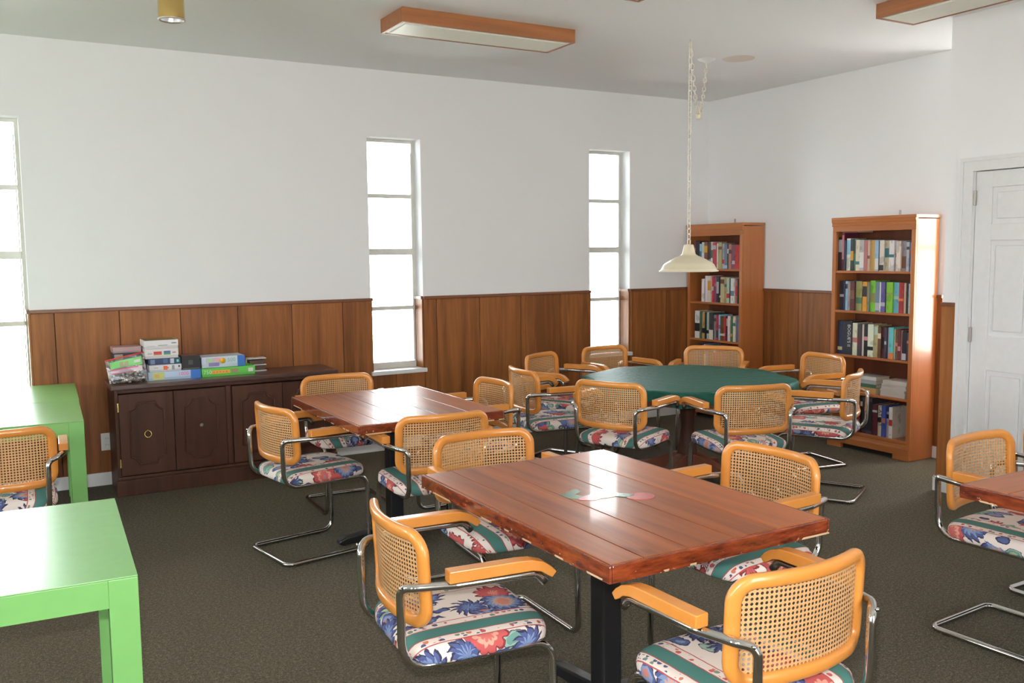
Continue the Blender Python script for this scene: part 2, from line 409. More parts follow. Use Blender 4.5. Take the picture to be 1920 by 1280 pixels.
for a, b in ADDED_LWIN: portal('sky_portal', (XL-TW-.01, (a+b)/2, (.64+WZ1)/2), (1, 0, 0), b-a, WZ1-.64)
for a, b in ((1.3, 2.5),): portal('sky_portal', ((a+b)/2, YR-TW-.01, 1.3), (0, 1, 0), b-a, 2.0)
portal('sky_portal', (XH+TW+.01, (YD+YE)/2, sum(HW)/2), (-1, 0, 0), YE-YD-.04, HW[1]-HW[0])

# wainscot boards: each a board of its own, under its wall
def board_row(parent, axis, c, sign, a0, a1, first, z0, z1, step=.4, mat=PANEL):
    """boards along axis at plane c; sign = direction out of the wall"""
    xs = [a0]; x = first
    while x < a1-.02:
        if x > a0+.02: xs.append(x)
        x += step
    xs.append(a1); T = .012
    for p, q in zip(xs[:-1], xs[1:]):
        lo, hi = p+.0022, q-.0022
        c0, c1 = (c, c+sign*T) if sign > 0 else (c+sign*T, c)
        mid = (lo+hi)/2; w = (hi-lo)/2
        if axis == 'x': o = box('panel_board', (-w, c0-c, z0), (w, c1-c, z1), mat, parent, .002); o.location = (mid, c, 0)
        else: o = box('panel_board', (c0-c, -w, z0), (c1-c, w, z1), mat, parent, .002); o.location = (c, mid, 0)
BACKING = plain('panel_backing', srgb(52, 30, 18), .8)
segs = [(XL, -.19), (.26, 2.638), (3.089, 4.729), (5.178, R)]
for a, b in segs: board_row(wall_back, 'x', D, -1, a, b, -.0-3.2+.002, BB, RAIL-.018)
for a, b in WINS: board_row(wall_back, 'x', D, -1, a, b, a+.2, BB, WZ0-.03)
board_row(wall_right, 'y', R, -1, YE, D-.013, 4.425, BB, RAIL-.018)
board_row(wall_closet, 'y', XD, -1, DY1+.085, YD, 9, BB, RAIL-.018)
board_row(wall_closet, 'x', YD, 1, XD, XH, 5.7, BB, RAIL-.018)
# dark backing that shows in the joints
bk = [(a, D-.003, BB, b, D-.0001, RAIL-.019) for a, b in segs]+[(a, D-.003, BB, b, D-.0001, WZ0-.031) for a, b in WINS]
multibox('panel_backing', bk, BACKING, wall_back); multibox('panel_backing', [(R-.003, YE, BB, R-.0001, D-.013, RAIL-.019)], BACKING, wall_right)
n_tr = [0]
def trim(lo, hi, mat):
    n_tr[0] += 1; return struct(box('trim_%d' % n_tr[0], lo, hi, mat, None, .004))
for a, b in segs: trim((a, D-.026, RAIL-.02), (b, D, RAIL+.004), RAILW)
trim((R-.026, YE, RAIL-.02), (R, D-.026, RAIL+.004), RAILW)
trim((XD-.026, DY1+.083, RAIL-.02), (XD, YD, RAIL+.004), RAILW)
struct(box('baseboard_back', (XL, D-.018, 0), (R-.018, D, BB), TRIM, None, .004))
struct(box('baseboard_right', (R-.018, YE, 0), (R, D-.018, BB), TRIM, None, .004))
struct(multibox('baseboard_closet', [(XD-.018, DY1+.083, 0, XD, YD+.018, BB), (XD, YD, 0, XH, YD+.018, BB)], TRIM))

# windows: metal awning frames of four panes, reveal lining, sill
def window(idx, a, b):
    w = bpy.data.objects.new('window_%d' % idx, None); COL.objects.link(w); struct(w); w.location = ((a+b)/2, D, WZ0)
    def wb(name, lo, hi, mat, bev=0): # absolute coords
        o = box(name, [lo[i]-w.location[i] for i in range(3)], [hi[i]-w.location[i] for i in range(3)], mat, w, bev); return o
    fy0, fy1 = D+.135, D+.175; fw = .022
    wb('frame_jamb', (a, fy0, WZ0), (a+fw, fy1, WZ1), ALU); wb('frame_jamb', (b-fw, fy0, WZ0), (b, fy1, WZ1), ALU)
    wb('frame_head', (a+fw, fy0, WZ1-fw), (b-fw, fy1, WZ1), ALU); wb('frame_foot', (a+fw, fy0, WZ0), (b-fw, fy1, WZ0+.05), ALU)
    zs = [WZ0+.05, 1.13, 1.585, 2.03, WZ1-fw]
    for i in range(4):
        z0, z1 = zs[i]+(.01 if i else 0), zs[i+1]-(.01 if i < 3 else 0)
        s = wb('sash', (a+fw, fy0+.012, z0), (b-fw, fy0+.016, z1), GLASS); s.name = 'pane'
        if i < 3:
            h = .026 if i == 1 else .016
            wb('glazing_bar', (a+fw, fy0-.004, zs[i+1]-h), (b-fw, fy1-.005, zs[i+1]+h), ALU, .003)
    wb('operator_rod', (b-fw-.012, fy0-.012, WZ0+.06), (b-fw-.004, fy0-.004, WZ1-.1), ALU)
    wb('sill', (a-.012, D-.035, WZ0-.03), (b+.012, fy0, WZ0+.002), TRIM, .004)
    wb('reveal_board', (b-.012, D, WZ0+.002), (b, fy0, RAIL-.02), PANEL); wb('reveal_board', (a, D, WZ0+.002), (a+.012, fy0, RAIL-.02), PANEL)
    wb('reveal_rail', (b-.02, D, RAIL-.02), (b, fy0, RAIL+.004), RAILW); wb('reveal_rail', (a, D, RAIL-.02), (a+.02, fy0, RAIL+.004), RAILW)
for i, (a, b) in enumerate(WINS): window(i+1, a, b)
def unseen_window(idx, lo, hi, axis):
    w = bpy.data.objects.new('window_%d' % idx, None); COL.objects.link(w); struct(w)
    x0, y0, z0 = lo; x1, y1, z1 = hi; f = .04
    if axis == 'x':
        multibox('window_frame', [(x0, y0, z0, x0+f, y1, z1), (x1-f, y0, z0, x1, y1, z1), (x0, y0, z0, x1, y1, z0+f), (x0, y0, z1-f, x1, y1, z1), ((x0+x1)/2-.02, y0, z0, (x0+x1)/2+.02, y1, z1)], ALU, w)
    else:
        multibox('window_frame', [(x0, y0, z0, x1, y0+f, z1), (x0, y1-f, z0, x1, y1, z1), (x0, y0, z0, x1, y1, z0+f), (x0, y0, z1-f, x1, y1, z1), (x0, y0, (z0+z1)/2-.02, x1, y1, (z0+z1)/2+.02)], ALU, w)
k = 4
for a, b in ADDED_LWIN: unseen_window(k, (XL-.13, a, .64), (XL-.09, b, WZ1), 'y'); k += 1  # frames for the added, unseen left windows
for a, b in ((1.3, 2.5),): unseen_window(k, (a, YR-.13, .3), (b, YR-.09, 2.3), 'x'); k += 1  # frame for the added, unseen rear window
unseen_window(k, (XH+.08, YD+.02, HW[0]), (XH+.12, YE-.02, HW[1]), 'y')

# door with six raised panels, casing, hinges
door = struct(bpy.data.objects.new('door_1', None)); COL.objects.link(door); door.location = (XD, (DY0+DY1)/2, 0)
def db(name, lo, hi, mat=TRIM, bev=.003): return box(name, (lo[0]-XD, lo[1]-door.location[1], lo[2]), (hi[0]-XD, hi[1]-door.location[1], hi[2]), mat, door, bev)
dx0 = XD+.012
db('leaf', (dx0+.012, DY0+.004, .012), (dx0+.035, DY1-.004, DZ-.004), TRIM, 0)
cy = (DY0+DY1)/2
cols = [(DY0+.11, cy-.05), (cy+.05, DY1-.11)]; rows = [(.2, .815), (1.03, 1.61), (1.71, 1.93)]
db('stile', (dx0, DY0+.004, .012), (dx0+.013, DY0+.11, DZ-.004), TRIM, .004); db('stile', (dx0, DY1-.11, .012), (dx0+.013, DY1-.004, DZ-.004), TRIM, .004)
db('mullion', (dx0, cy-.05, .2), (dx0+.013, cy+.05, 1.93), TRIM, .004)
for z0, z1 in ((.012, .2), (.815, 1.03), (1.61, 1.71), (1.93, DZ-.004)): db('rail', (dx0, DY0+.108, z0), (dx0+.0128, DY1-.108, z1), TRIM, .004)
for c0, c1 in cols:
    for z0, z1 in rows: db('raised_panel', (dx0+.003, c0+.03, z0+.03), (dx0+.0125, c1-.03, z1-.03), TRIM, .007)
for z in (.25, 1.03, 1.87): db('hinge', (XD-.006, DY1-.012, z-.045), (XD+.012, DY1+.004, z+.045), STEEL, .002)
kb = lathe('knob', [(0, .06), (.02, .058), (.028, .045), (.02, .03), (.01, .02), (.01, .006), (.03, .004), (.03, 0)], BRASS, door, 20); kb.location = (.012, -.34, .95); kb.rotation_euler = (0, -math.pi/2, 0)
n_tr[0] += 1
cs = struct(multibox('trim_%d' % n_tr[0], [(XD-.018, DY1, 0, XD, DY1+.083, DZ+.083), (XD-.018, DY0-.083, 0, XD, DY0, DZ+.083), (XD-.018, DY0, DZ, XD, DY1, DZ+.083),
    (XD-.026, DY1+.06, 0, XD-.018, DY1+.083, DZ+.083), (XD-.026, DY0-.083, DZ+.06, XD-.018, DY1+.0599, DZ+.083)], TRIM))

# wall outlet
ol = thing('wall_outlet', (.683, D-.012, .303), 'white wall outlet plate low on the panelling beside the dark cabinet', 'outlet')
box('cover_plate', (-.038, -.006, -.06), (.038, 0, .06), TRIM, ol, .003)
for z in (.022, -.022):
    s = box('socket', (-.017, -.009, z-.014), (.017, -.0055, z+.014), TRIM, ol, .003)
    multibox('slot', [(-.008, -.0094, z-.004, -.006, -.0089, z+.006), (.006, -.0094, z-.004, .008, -.0089, z+.006)], RUBBER, s)

# ------------------------------------------------------------------ ceiling things
def box_light(loc, L, W, rz, label):
    t = thing('fluorescent_light', loc, label, 'ceiling light', 'wood framed box lights on the ceiling', rz); h = .085; e = .018
    for s in (-1, 1):
        box('side_rail', (-L/2, s*(W/2) if s < 0 else W/2-e, -h), (L/2, -W/2+e if s < 0 else W/2, 0), LAMWOOD, t, .003)
        box('end_rail', (s*L/2 if s < 0 else L/2-e, -W/2+e, -h), (-L/2+e if s < 0 else L/2, W/2-e, 0), LAMWOOD, t, .003)
    box('inner_lip', (-L/2+e, -W/2+e, -h+.004), (L/2-e, W/2-e, -h+.010), TRIM, t)
    box('diffuser', (-L/2+e+.022, -W/2+e+.022, -h-.003), (L/2-e-.022, W/2-e-.022, -h+.006), DIFF, t, .004)
    return t
box_light((2.785, 5.18, H), 1.2, .335, 0, 'wood framed box light on the ceiling, wholly in view above the windows')
box_light((4.768, 3.09, H), 1.2, .335, math.pi/2, 'wood framed box light at the top right above the white door')
box_light((2.55, 3.89, H), 1.2, .335, 0, 'wood framed box light of which only a corner shows at the top edge')
can = thing('ceiling_spot', (.865, 4.757, 2.70), 'brass cylinder spotlight on the ceiling at the top left', 'spotlight')
lathe('brass_can', [(.0605, .005), (.0605, H-2.70), (.0, H-2.70)], BRASS, can, 40)
lathe('rim', [(.0605, .006), (.064, .004), (.064, .0), (.058, -.002), (.054, .004)], NT('dull_rim', .4, .8).color((.55, .5, .42, 1)).m, can, 40)
lathe('reflector', [(.056, .003), (.050, .04), (.03, .09), (.0, .10)], NT('reflector_metal', .35, 1).color((.6, .6, .62, 1)).m, can, 40)

LX, LY = 4.225, 4.875
lamp = thing('pendant_lamp', (LX, LY, 1.425), 'cream metal pendant lamp hanging on a swagged chain over the green covered table', 'lamp')
rim = .195
lathe('shade', [(rim+.006, .0), (rim+.008, .006), (rim-.004, .012), (rim-.022, .048), (rim-.038, .062), (.10, .093), (.062, .108), (.046, .120), (.039, .15), (.034, .178), (.028, .185), (.0, .186)], CREAM, lamp, 56)
lathe('shade_lining', [(rim+.004, .001), (rim-.026, .046), (rim-.041, .058), (.10, .088), (.058, .102), (.04, .12), (.034, .16), (0, .165)], CREAMIN, lamp, 56)
lathe('bulb', [(0, .03), (.02, .034), (.03, .05), (.03, .065), (.02, .09), (.014, .11), (.014, .13)], plain('bulb_glass', (.85, .85, .83, 1), .2), lamp, 20)
linkpath = fillet([(-.0115, 0, -.021), (.0115, 0, -.021), (.0115, 0, .021), (-.0115, 0, .021)], [.0113]*4, 4, True)
lv_, lf_ = sweep(linkpath, circ(.0034, 6), True)
LINKME = pyd('chain_link', lv_, lf_); LINKME.materials.append(plain('chain_cream', srgb(232, 227, 212), .35)); LINKME.polygons.foreach_set('use_smooth', [True]*len(LINKME.polygons))
def chain(path_fn, n, parent, off):
    for i in range(n):
        p, tdir = path_fn((i+.5)/n)
        o = bpy.data.objects.new('chain_link', LINKME); COL.objects.link(o); o.parent = parent
        q = tdir.to_track_quat('Z', 'X') @ Matrix.Rotation(math.pi/2*(i % 2), 3, 'Z').to_quaternion()
        o.rotation_mode = 'QUATERNION'; o.rotation_quaternion = q; o.location = p-Vector(off)
base = Vector((LX, LY, 1.425)); z0 = 1.61
nl = int((H-.02-z0)/.0355)
chain(lambda t: (Vector((LX, LY, z0+(H-.02-z0)*t)), Vector((0, 0, 1))), nl, lamp, base)
CX, CY = 4.76, 5.31
def swag(t):
    # from the hook to the canopy, hanging in a narrow V
    f = lambda s: Vector((LX+(CX-LX)*s, LY+(CY-LY)*s, H-.03-.42*(1-abs(2*s-1)**1.7)))
    return f(t), (f(min(1, t+.01))-f(max(0, t-.01))).normalized()
chain(swag, 33, lamp, base)
cl = lathe('cord_knot', [(0, -.035), (.016, -.03), (.02, -.01), (.016, .02), (.012, .045), (0, .05)], CREAM, lamp, 14); cl.location = Vector(((LX+CX)/2, (LY+CY)/2, H-.03-.42))-base
hk = tube('ceiling_hook', fillet([(0, 0, .03), (0, 0, .0), (.014, 0, -.014), (0, 0, -.03), (-.012, 0, -.02)], [0, .008, .01, .01, 0], 4), .0025, CREAM, lamp); hk.location = Vector((LX, LY, H-.03))-base
cn = lathe('canopy', [(0, -.035), (.012, -.033), (.03, -.02), (.062, -.008), (.066, 0)], TRIM, lamp, 30); cn.location = Vector((CX, CY, H))-base

# ------------------------------------------------------------------ cane armchair, built once and copied
def make_chair():
    t = bpy.data.objects.new('cane_armchair', None); COL.objects.link(t)
    side = [(.277, .176, .618), (.277, .150, .649), (.270, -.10, .651), (.240, -.205, .650), (.200, -.236, .640), (.196, -.232, .404), (.205, .235, .404), (.211, .240, .0135), (.211, -.238, .0135)]
    rad = [0, .035, .12, .04, .05, .075, .06, .055, .035]
    pts = side+[(-x, y, z) for x, y, z in reversed(side)]
    path = fillet(pts, rad+rad[::-1], 6)
    tube('tube_frame', path, .0122, CHROME, t, n=12)
    # wooden arm pads
    prof = [(-.122, .662), (-.122, .697), (.09, .697), (.13, .694), (.165, .684), (.190, .667), (.206, .650), (.192, .634), (.178, .642), (.158, .656), (.13, .662)]
    for s in (1, -1):
        a = prism('arm_pad', prof, 'x', -.0205, .0205, BEECH, t, .0035); a.location = (s*.272, 0, 0); a.rotation_euler = (0, 0, -s*.02)
    # backrest surface
    def S(u, v): return Vector((u, -.166-(v-.53)*.05-.045+.045*(u/.22)**2, v))
    def Nn(u, v): return Vector((-2*.045*u/.22**2, 1, .05)).normalized()
    hw, v0, v1, rr = .222, .530, .783, .052
    fl_ = fillet([(-hw, v0, 0), (hw, v0, 0), (hw, v1, 0), (-hw, v1, 0)], [rr]*4, 7, True)
    path2 = []
    for i, p in enumerate(fl_):
        q = fl_[(i+1) % len(fl_)]; path2.append(p)
        m = int((q-p).length/.035)
        for j in range(1, m): path2.append(p.lerp(q, j/m))
    n = len(path2); ring = []
    for k in range(12):
        an = 2*math.pi*k/12; c, s = math.cos(an), math.sin(an)
        ring.append((.0185*math.copysign(abs(c)**.7, c), .0135*math.copysign(abs(s)**.7, s)))
    v, f = [], []
    for i in range(n):
        a, b = path2[i-1], path2[(i+1) % n]; tg = (b-a).normalized(); nm2 = Vector((tg.y, -tg.x, 0))
        for (p, q) in ring:
            uv = path2[i]+nm2*p; v.append(S(uv.x, uv.y)+Nn(uv.x, uv.y)*q)
    for i in range(n):
        for j in range(12): f.append((i*12+j, i*12+(j+1) % 12, ((i+1) % n)*12+(j+1) % 12, ((i+1) % n)*12+j))
    fr = link('backrest_frame', pyd('backrest_frame', v, f), BEECH, t, True)
    # woven cane with real openings
    nx, nz = 33, 18; pu = .418/nx; pv = .226/nz; hr = .0043
    v, f = [], []
    for side_ in (.0004, -.0004):
        for i in range(nx):
            for j in range(nz):
                cu, cv = -.209+pu*(i+.5), .5435+pv*(j+.5); b = len(v)
                for k in range(8):
                    an = math.pi/4*k
                    ex, ey = [(1, 0), (1, 1), (0, 1), (-1, 1), (-1, 0), (-1, -1), (0, -1), (1, -1)][k]
                    u, w = cu+ex*pu/2, cv+ey*pv/2; v.append(S(u, w)+Nn(u, w)*side_)
                for k in range(8):
                    an = math.pi/4*k; u, w = cu+hr*math.cos(an), cv+hr*math.sin(an); v.append(S(u, w)+Nn(u, w)*side_)
                for k in range(8): f.append((b+k, b+(k+1) % 8, b+8+(k+1) % 8, b+8+k) if side_ > 0 else (b+8+k, b+8+(k+1) % 8, b+(k+1) % 8, b+k))
    link('cane_panel', pyd('cane_panel', v, f), CANE, fr)
    # seat cushion
    prof = [(0, .475), (.25, .4748), (.5, .474), (.7, .472), (.84, .469), (.91, .465), (.955, .4595), (.982, .451), (.995, .442), (1.0, .430), (.995, .418), (.97, .4115), (.9, .4105), (.6, .4105)]
    nseg = 72; v, f, uvs = [(0, .015, prof[0][1])], [], [(0, 0)]
    acc = 0; prev = prof[0]
    ax, ay, e = .236, .228, 5.0
    def out(an):
        c, s = math.cos(an), math.sin(an); r = (abs(c)**e+abs(s)**e)**(-1/e); return c*r, s*r
    for k in range(1, len(prof)):
        s, z = prof[k]; acc += math.hypot((s-prev[0])*.23, z-prev[1]); prev = prof[k]
        for i in range(nseg):
            c, d = out(2*math.pi*i/nseg)
            wob = 1+.004*math.sin(i*1.7)
            v.append((c*ax*s*wob, .015+d*ay*s*wob, z)); uvs.append((c*acc*1.02, d*acc*1.02))
    for i in range(nseg): f.append((0, 1+i, 1+(i+1) % nseg))
    for k in range(len(prof)-2):
        for i in range(nseg):
            a = 1+k*nseg+i; b = 1+k*nseg+(i+1) % nseg; f.append((a, a+nseg, b+nseg, b))
    me = pyd('seat_cushion', v, f); uvl = me.uv_layers.new(name='fabric')
    for lp in me.loops: uvl.data[lp.index].uv = uvs[lp.vertex_index]
    cu = link('seat_cushion', me, FABRIC, t, True); cu['fabric_shift'] = 0.0
    box('seat_board', (-.19, -.19, .408), (.19, .215, .410), RUBBER, t)
    for s in (-1, 1):
        for y in (-.17, .15): box('glide', (s*.211-.007, y-.015, 0), (s*.211+.007, y+.015, .004), RUBBER, t)
        bo = lathe('bolt_cap', [(.006, 0), (.0055, .003), (0, .0045)], CHROME, t, 10); bo.location = (s*.216, -.240, .646); bo.rotation_euler = (math.pi/2, 0, 0)
    return t
CH = make_chair()
G1, G2, G3 = 'cane armchairs around the plank tables', 'cane armchairs around the green covered table', 'cane armchairs at the side tables'
chairs = [
 (1.207, 2.472, -4.8, 0.02, 'cane armchair in the foreground left of the large plank table, turned sideways', G1),
 (1.719, 1.738, 90.3, 0.0, 'nearest cane armchair, its back to the camera at the foreground plank table', G1),
 (1.822, 3.239, -91.8, 0.01, 'cane armchair behind the far short edge of the foreground plank table', G1),
 (2.418, 2.51, 182.7, -0.01, 'cane armchair at the right long side of the foreground plank table', G1),
 (1.446, 4.689, 9.4, 0.02, 'cane armchair left of the back plank table, in front of the dark cabinet', G1),
 (1.931, 5.433, -92.2, 0.02, 'cane armchair behind the back plank table, beside the end of the dark cabinet', G1),
 (2.471, 4.823, 179.7, 0.0, 'cane armchair at the right side of the back plank table', G1),
 (1.908, 4.138, 85.3, 0.0, 'cane armchair with its back to the camera at the back plank table', G1),
 (3.745, 5.745, -62.2, 0.02, 'cane armchair at the green covered table, farthest to the left along the wall', G2),
 (4.386, 5.892, -85.5, 0.0, 'cane armchair at the green covered table right below the window', G2),
 (4.940, 5.440, -142.0, 0.0, 'cane armchair at the green covered table before the corner bookcase', G2),
 (5.155, 4.687, 170.7, 0.02, 'cane armchair at the green covered table, facing out from the bookcase by the door', G2),
 (4.634, 4.046, 118.7, 0.02, 'cane armchair seen edge-on at the right of the green covered table', G2),
 (3.861, 3.993, 72.8, 0.0, 'right one of two chairs with backs to the camera at the green covered table', G2),
 (3.371, 4.479, 25.3, 0.0, 'left one of two chairs with backs to the camera at the green covered table', G2),
 (3.275, 5.205, -7.1, 0.02, 'cane armchair seen from the side at the left end of the green covered table', G2),
 (.022, 4.86, 88.0, 0.0, 'cane armchair cut by the left picture edge, at the far green table', G3),
 (3.529, 2.073, -86.9, 0.02, 'cane armchair behind the plank table at the right picture edge', G3),
 (4.19, 2.15, -90, 0.0, 'cane armchair of which only a floor tube shows at the right picture edge', G3),
]
for i, (x, y, h, sh, lab, g) in enumerate(chairs):
    c = CH if i == 0 else copy_tree(CH)
    c.location = (x, y, 0); c.rotation_euler = (0, 0, math.radians(h-90)); tag(c, lab, 'chair', g)
    for ch in c.children:
        if ch.name.startswith('seat_cushion'): ch['fabric_shift'] = sh+i*.67

# ------------------------------------------------------------------ plank tables
def plank_table(x0, x1, y0, y1, label, along='y', seams=None, fruit=False):
    cx, cy = (x0+x1)/2, (y0+y1)/2; zt = .75
    t = thing('plank_table', (cx, cy, 0), label, 'table', 'plank top pedestal tables'); hx, hy = (x1-x0)/2, (y1-y0)/2; e = .010
    n = len(seams)+1; xs = [-hx+e]+[s-cx for s in seams]+[hx-e] if along == 'y' else [-hy+e]+[s-cy for s in seams]+[hy-e]
    for i in range(n):
        g = .0012
        if along == 'y': o = box('plank', (xs[i]+g, -hy+e, .708), (xs[i+1]-g, hy-e, zt), TOPW, t, .0022)
        else: o = box('plank', (-hx+e, xs[i]+g, .708), (hx-e, xs[i+1]-g, zt), TOPX, t, .0022)
    for s in (-1, 1):
        box('edge_board', (s*hx if s < 0 else hx-e, -hy, .700), (-hx+e if s < 0 else hx, hy, zt-.0015), EDGE, t, .004)
        box('edge_board', (-hx+e, s*hy if s < 0 else hy-e, .700), (hx-e, -hy+e if s < 0 else hy, zt-.0015), EDGE, t, .004)
    box('underside_board', (-hx+e, -hy+e, .702), (hx-e, hy-e, .7075), SEAMD, t)
    box('column', (-.039, -.039, .05), (.039, .039, .695), BLACKM, t, .008)
    box('mounting_plate', (-.18, -.18, .692), (.18, .18, .702), BLACKM, t, .003)
    for k in range(4):
        L = .33
        fp = [(0, .012), (0, .075), (.05, .072), (L-.04, .045), (L, .032), (L+.006, .018), (L-.01, .006)]
        o = prism('foot', fp, 'y', -.026, .026, BLACKM, t, .009); o.rotation_euler = (0, 0, k*math.pi/2)
        gl = lathe('glide', [(.014, 0), (.014, .012), (0, .012)], RUBBER, o, 12); gl.location = (L-.03, 0, 0)
    if fruit:
        # painted fruit and leaves in the middle of the top: thin paint films
        lay = [0]; reds = plain('painted_red', srgb(190, 62, 58), .25, 0, .6); grn = plain('painted_green', srgb(62, 110, 72), .25, 0, .6); yel = plain('painted_yellow', srgb(196, 190, 140), .25, 0, .6)
        def blob(name, x, y, a, b, rot, mat, lobes=0):
            v = []; lay[0] += 1; zl = .0004+.0002*lay[0]
            for k in range(28):
                an = 2*math.pi*k/28; r = 1+(.12*math.sin(lobes*an) if lobes else 0)
                px, py = a*r*math.cos(an), b*r*math.sin(an)
                v.append((x-cx+px*math.cos(rot)-py*math.sin(rot), y-cy+px*math.sin(rot)+py*math.cos(rot), 0))
            me = pyd(name, [(p[0], p[1], zt+.0001) for p in v]+[(p[0], p[1], zt+zl) for p in v]+[(x-cx, y-cy, zt+zl)], [(56, 28+k, 28+(k+1) % 28) for k in range(28)]+[(k, (k+1) % 28, 28+(k+1) % 28, 28+k) for k in range(28)])
            return link(name, me, mat, t)
        blob('painted_leaf', 1.675, 2.50, .055, .026, 1.9, grn, 5); blob('painted_leaf', 1.70, 2.545, .045, .02, .6, grn, 4)
        blob('painted_pepper', 1.715, 2.46, .045, .03, .3, reds, 3); blob('painted_apple', 1.865, 2.385, .05, .045, 0, reds)
        blob('painted_squash', 1.775, 2.475, .06, .045, .8, yel, 3); blob('painted_leaf', 1.82, 2.43, .04, .022, 2.4, grn, 4)
    return t
plank_table(1.370, 2.198, 1.880, 3.060, 'large varnished plank table with painted fruit in the foreground', 'y', [1.49, 1.645, 1.815, 1.985], True)
plank_table(1.515, 2.318, 4.105, 5.190, 'varnished plank table farther back, before the dark cabinet and first full window', 'y', [1.65, 1.80, 1.97, 2.14])
plank_table(2.905, 4.45, 1.10, 1.93, 'varnished plank table of which only a corner shows at the right edge', 'x', [1.26, 1.42, 1.59, 1.76])

# green tables
def green_table(xr, yn, W, dp, label, rz, h=.74):
    """xr, yn: the near right corner"""
    c, q_ = math.cos(rz), math.sin(rz); hx, hy = W/2, dp/2; L = .072
    t = thing('green_table', (xr-hx*c-hy*q_, yn-hx*q_+hy*c, 0), label, 'table', 'green laminate tables', rz)
    box('top', (-hx, -hy, h-.004), (hx, hy, h), GREEN, t, .0012)
    for s in (-1, 1):
        box('apron', (-hx+L, s*hy if s < 0 else hy-.03, h-.078), (hx-L, -hy+.03 if s < 0 else hy, h-.0045), GREEN, t, .001)
        box('apron', (s*hx if s < 0 else hx-.03, -hy+L, h-.078), (-hx+.03 if s < 0 else hx, hy-L, h-.0045), GREEN, t, .001)
        for q in (-1, 1): box('leg', (s*hx if s < 0 else hx-L, q*hy if q < 0 else hy-L, 0), (-hx+L if s < 0 else hx, -hy+L if q < 0 else hy, h-.0045), GREEN, t, .002)
    return t
GA = math.radians(-3.0)
green_table(.308, 2.498, 1.7, .86, 'bright green laminate table in the foreground at the left', GA)
green_table(.408, 5.070, 1.7, .77, 'bright green laminate table behind the chair at the left edge', GA)
green_table(.452, 5.845, 1.7, .80, 'bright green laminate table pushed against the wall below the left window', GA)

# octagonal game table under a fitted green cover
PZ = .690
gt = thing('game_table', (LX, LY, 0), 'octagonal wooden game table standing under the green cover', 'table')
def octo(r, off=math.radians(25+22.5)): return [(r*math.cos(off+k*math.pi/4), r*math.sin(off+k*math.pi/4)) for k in range(8)]
prism('table_top', octo(.735), 'z', PZ-.05, PZ-.006, BCASE, gt, .004)
prism('apron', octo(.62), 'z', PZ-.12, PZ-.0505, BCDARK, gt)
lathe('pedestal', [(.07, .08), (.075, .14), (.055, .25), (.045, .35), (.055, .48), (.09, .57), (.09, .572)], CAB, gt, 24)  # darker cabinet wood puts the shade under the table into the pedestal's colour
for k in range(4):
    o = prism('foot', [(.05, .03), (.05, .16), (.12, .15), (.30, .07), (.40, .05), (.42, .0), (.36, .0), (.30, .03)], 'y', -.035, .035, BCDARK, gt, .006); o.rotation_euler = (0, 0, math.radians(45*2*k+20))
v, f = [], []
rings = [(.0, PZ), (.45, PZ), (.70, PZ), (.742, PZ-.002), (.755, PZ-.012), (.758, PZ-.04), (.762, PZ-.085)]
nseg = 64; v = [(0, 0, PZ)]
def octr(an, r):
    a = (an-math.radians(25)) % (math.pi/4); a = a if a < math.pi/8 else a-math.pi/4
    rr = r*math.cos(math.pi/8)/math.cos(a); return rr
for k, (r, z) in enumerate(rings[1:]):
    for i in range(nseg):
        an = 2*math.pi*i/nseg; q = octr(an, r)
        dz = 0
        if k == 5: dz = .012*math.sin(an*9)+.008*math.sin(an*17+1); q *= 1+.006*math.sin(an*13)
        v.append((q*math.cos(an), q*math.sin(an), z+dz))
for i in range(nseg): f.append((0, 1+i, 1+(i+1) % nseg))
for k in range(len(rings)-2):
    for i in range(nseg):
        a = 1+k*nseg+i; b = 1+k*nseg+(i+1) % nseg; f.append((a, a+nseg, b+nseg, b))
cv = link('table_cover', pyd('table_cover', v, f), COVER, None, True); cv.location = (LX, LY, .001)
tag(cv, 'fitted dark green quilted vinyl cover on the octagonal game table', 'cover')

# ------------------------------------------------------------------ dark cabinet
CX0, CX1, CYF, CYB, CZT = .700, 2.185, 6.392, D-.022, .735
cab = thing('sideboard_cabinet', ((CX0+CX1)/2, (CYF+CYB)/2, 0), 'long dark stained sideboard with shaped door panels against the panelled wall', 'cabinet')
co = Vector(cab.location)
def cb(name, lo, hi, mat=CAB, bev=.003, par=None): return box(name, [lo[i]-co[i] for i in range(3)], [hi[i]-co[i] for i in range(3)], mat, par or cab, bev)
cb('top', (CX0-.022, CYF-.03, CZT-.03), (CX1+.022, CYB, CZT), CABTOP, .006)
cb('side_panel', (CX0, CYF, .0), (CX0+.022, CYB, CZT-.03)); cb('side_panel', (CX1-.022, CYF, .0), (CX1, CYB, CZT-.03))
cb('back_panel', (CX0+.022, CYB-.01, .0), (CX1-.022, CYB, CZT-.03)); cb('bottom_panel', (CX0+.022, CYF+.02, .125), (CX1-.022, CYB-.01, .14))
cb('top_rail', (CX0+.022, CYF, CZT-.056), (CX1-.022, CYF+.02, CZT-.03)); cb('plinth', (CX0-.012, CYF-.016, 0), (CX1+.012, CYF+.012, .105), CAB, .005)
cb('plinth_moulding', (CX0-.006, CYF-.010, .105), (CX1+.006, CYF+.012, .128), CAB, .006)
cb('centre_stile', (1.407, CYF-.004, .13), (1.446, CYF+.018, CZT-.056), CAB, .006)
doors = [(.722, 1.060, 'ring'), (1.064, 1.404, 'knob'), (1.449, 1.795, 'knob'), (1.799, 2.160, 'ring')]
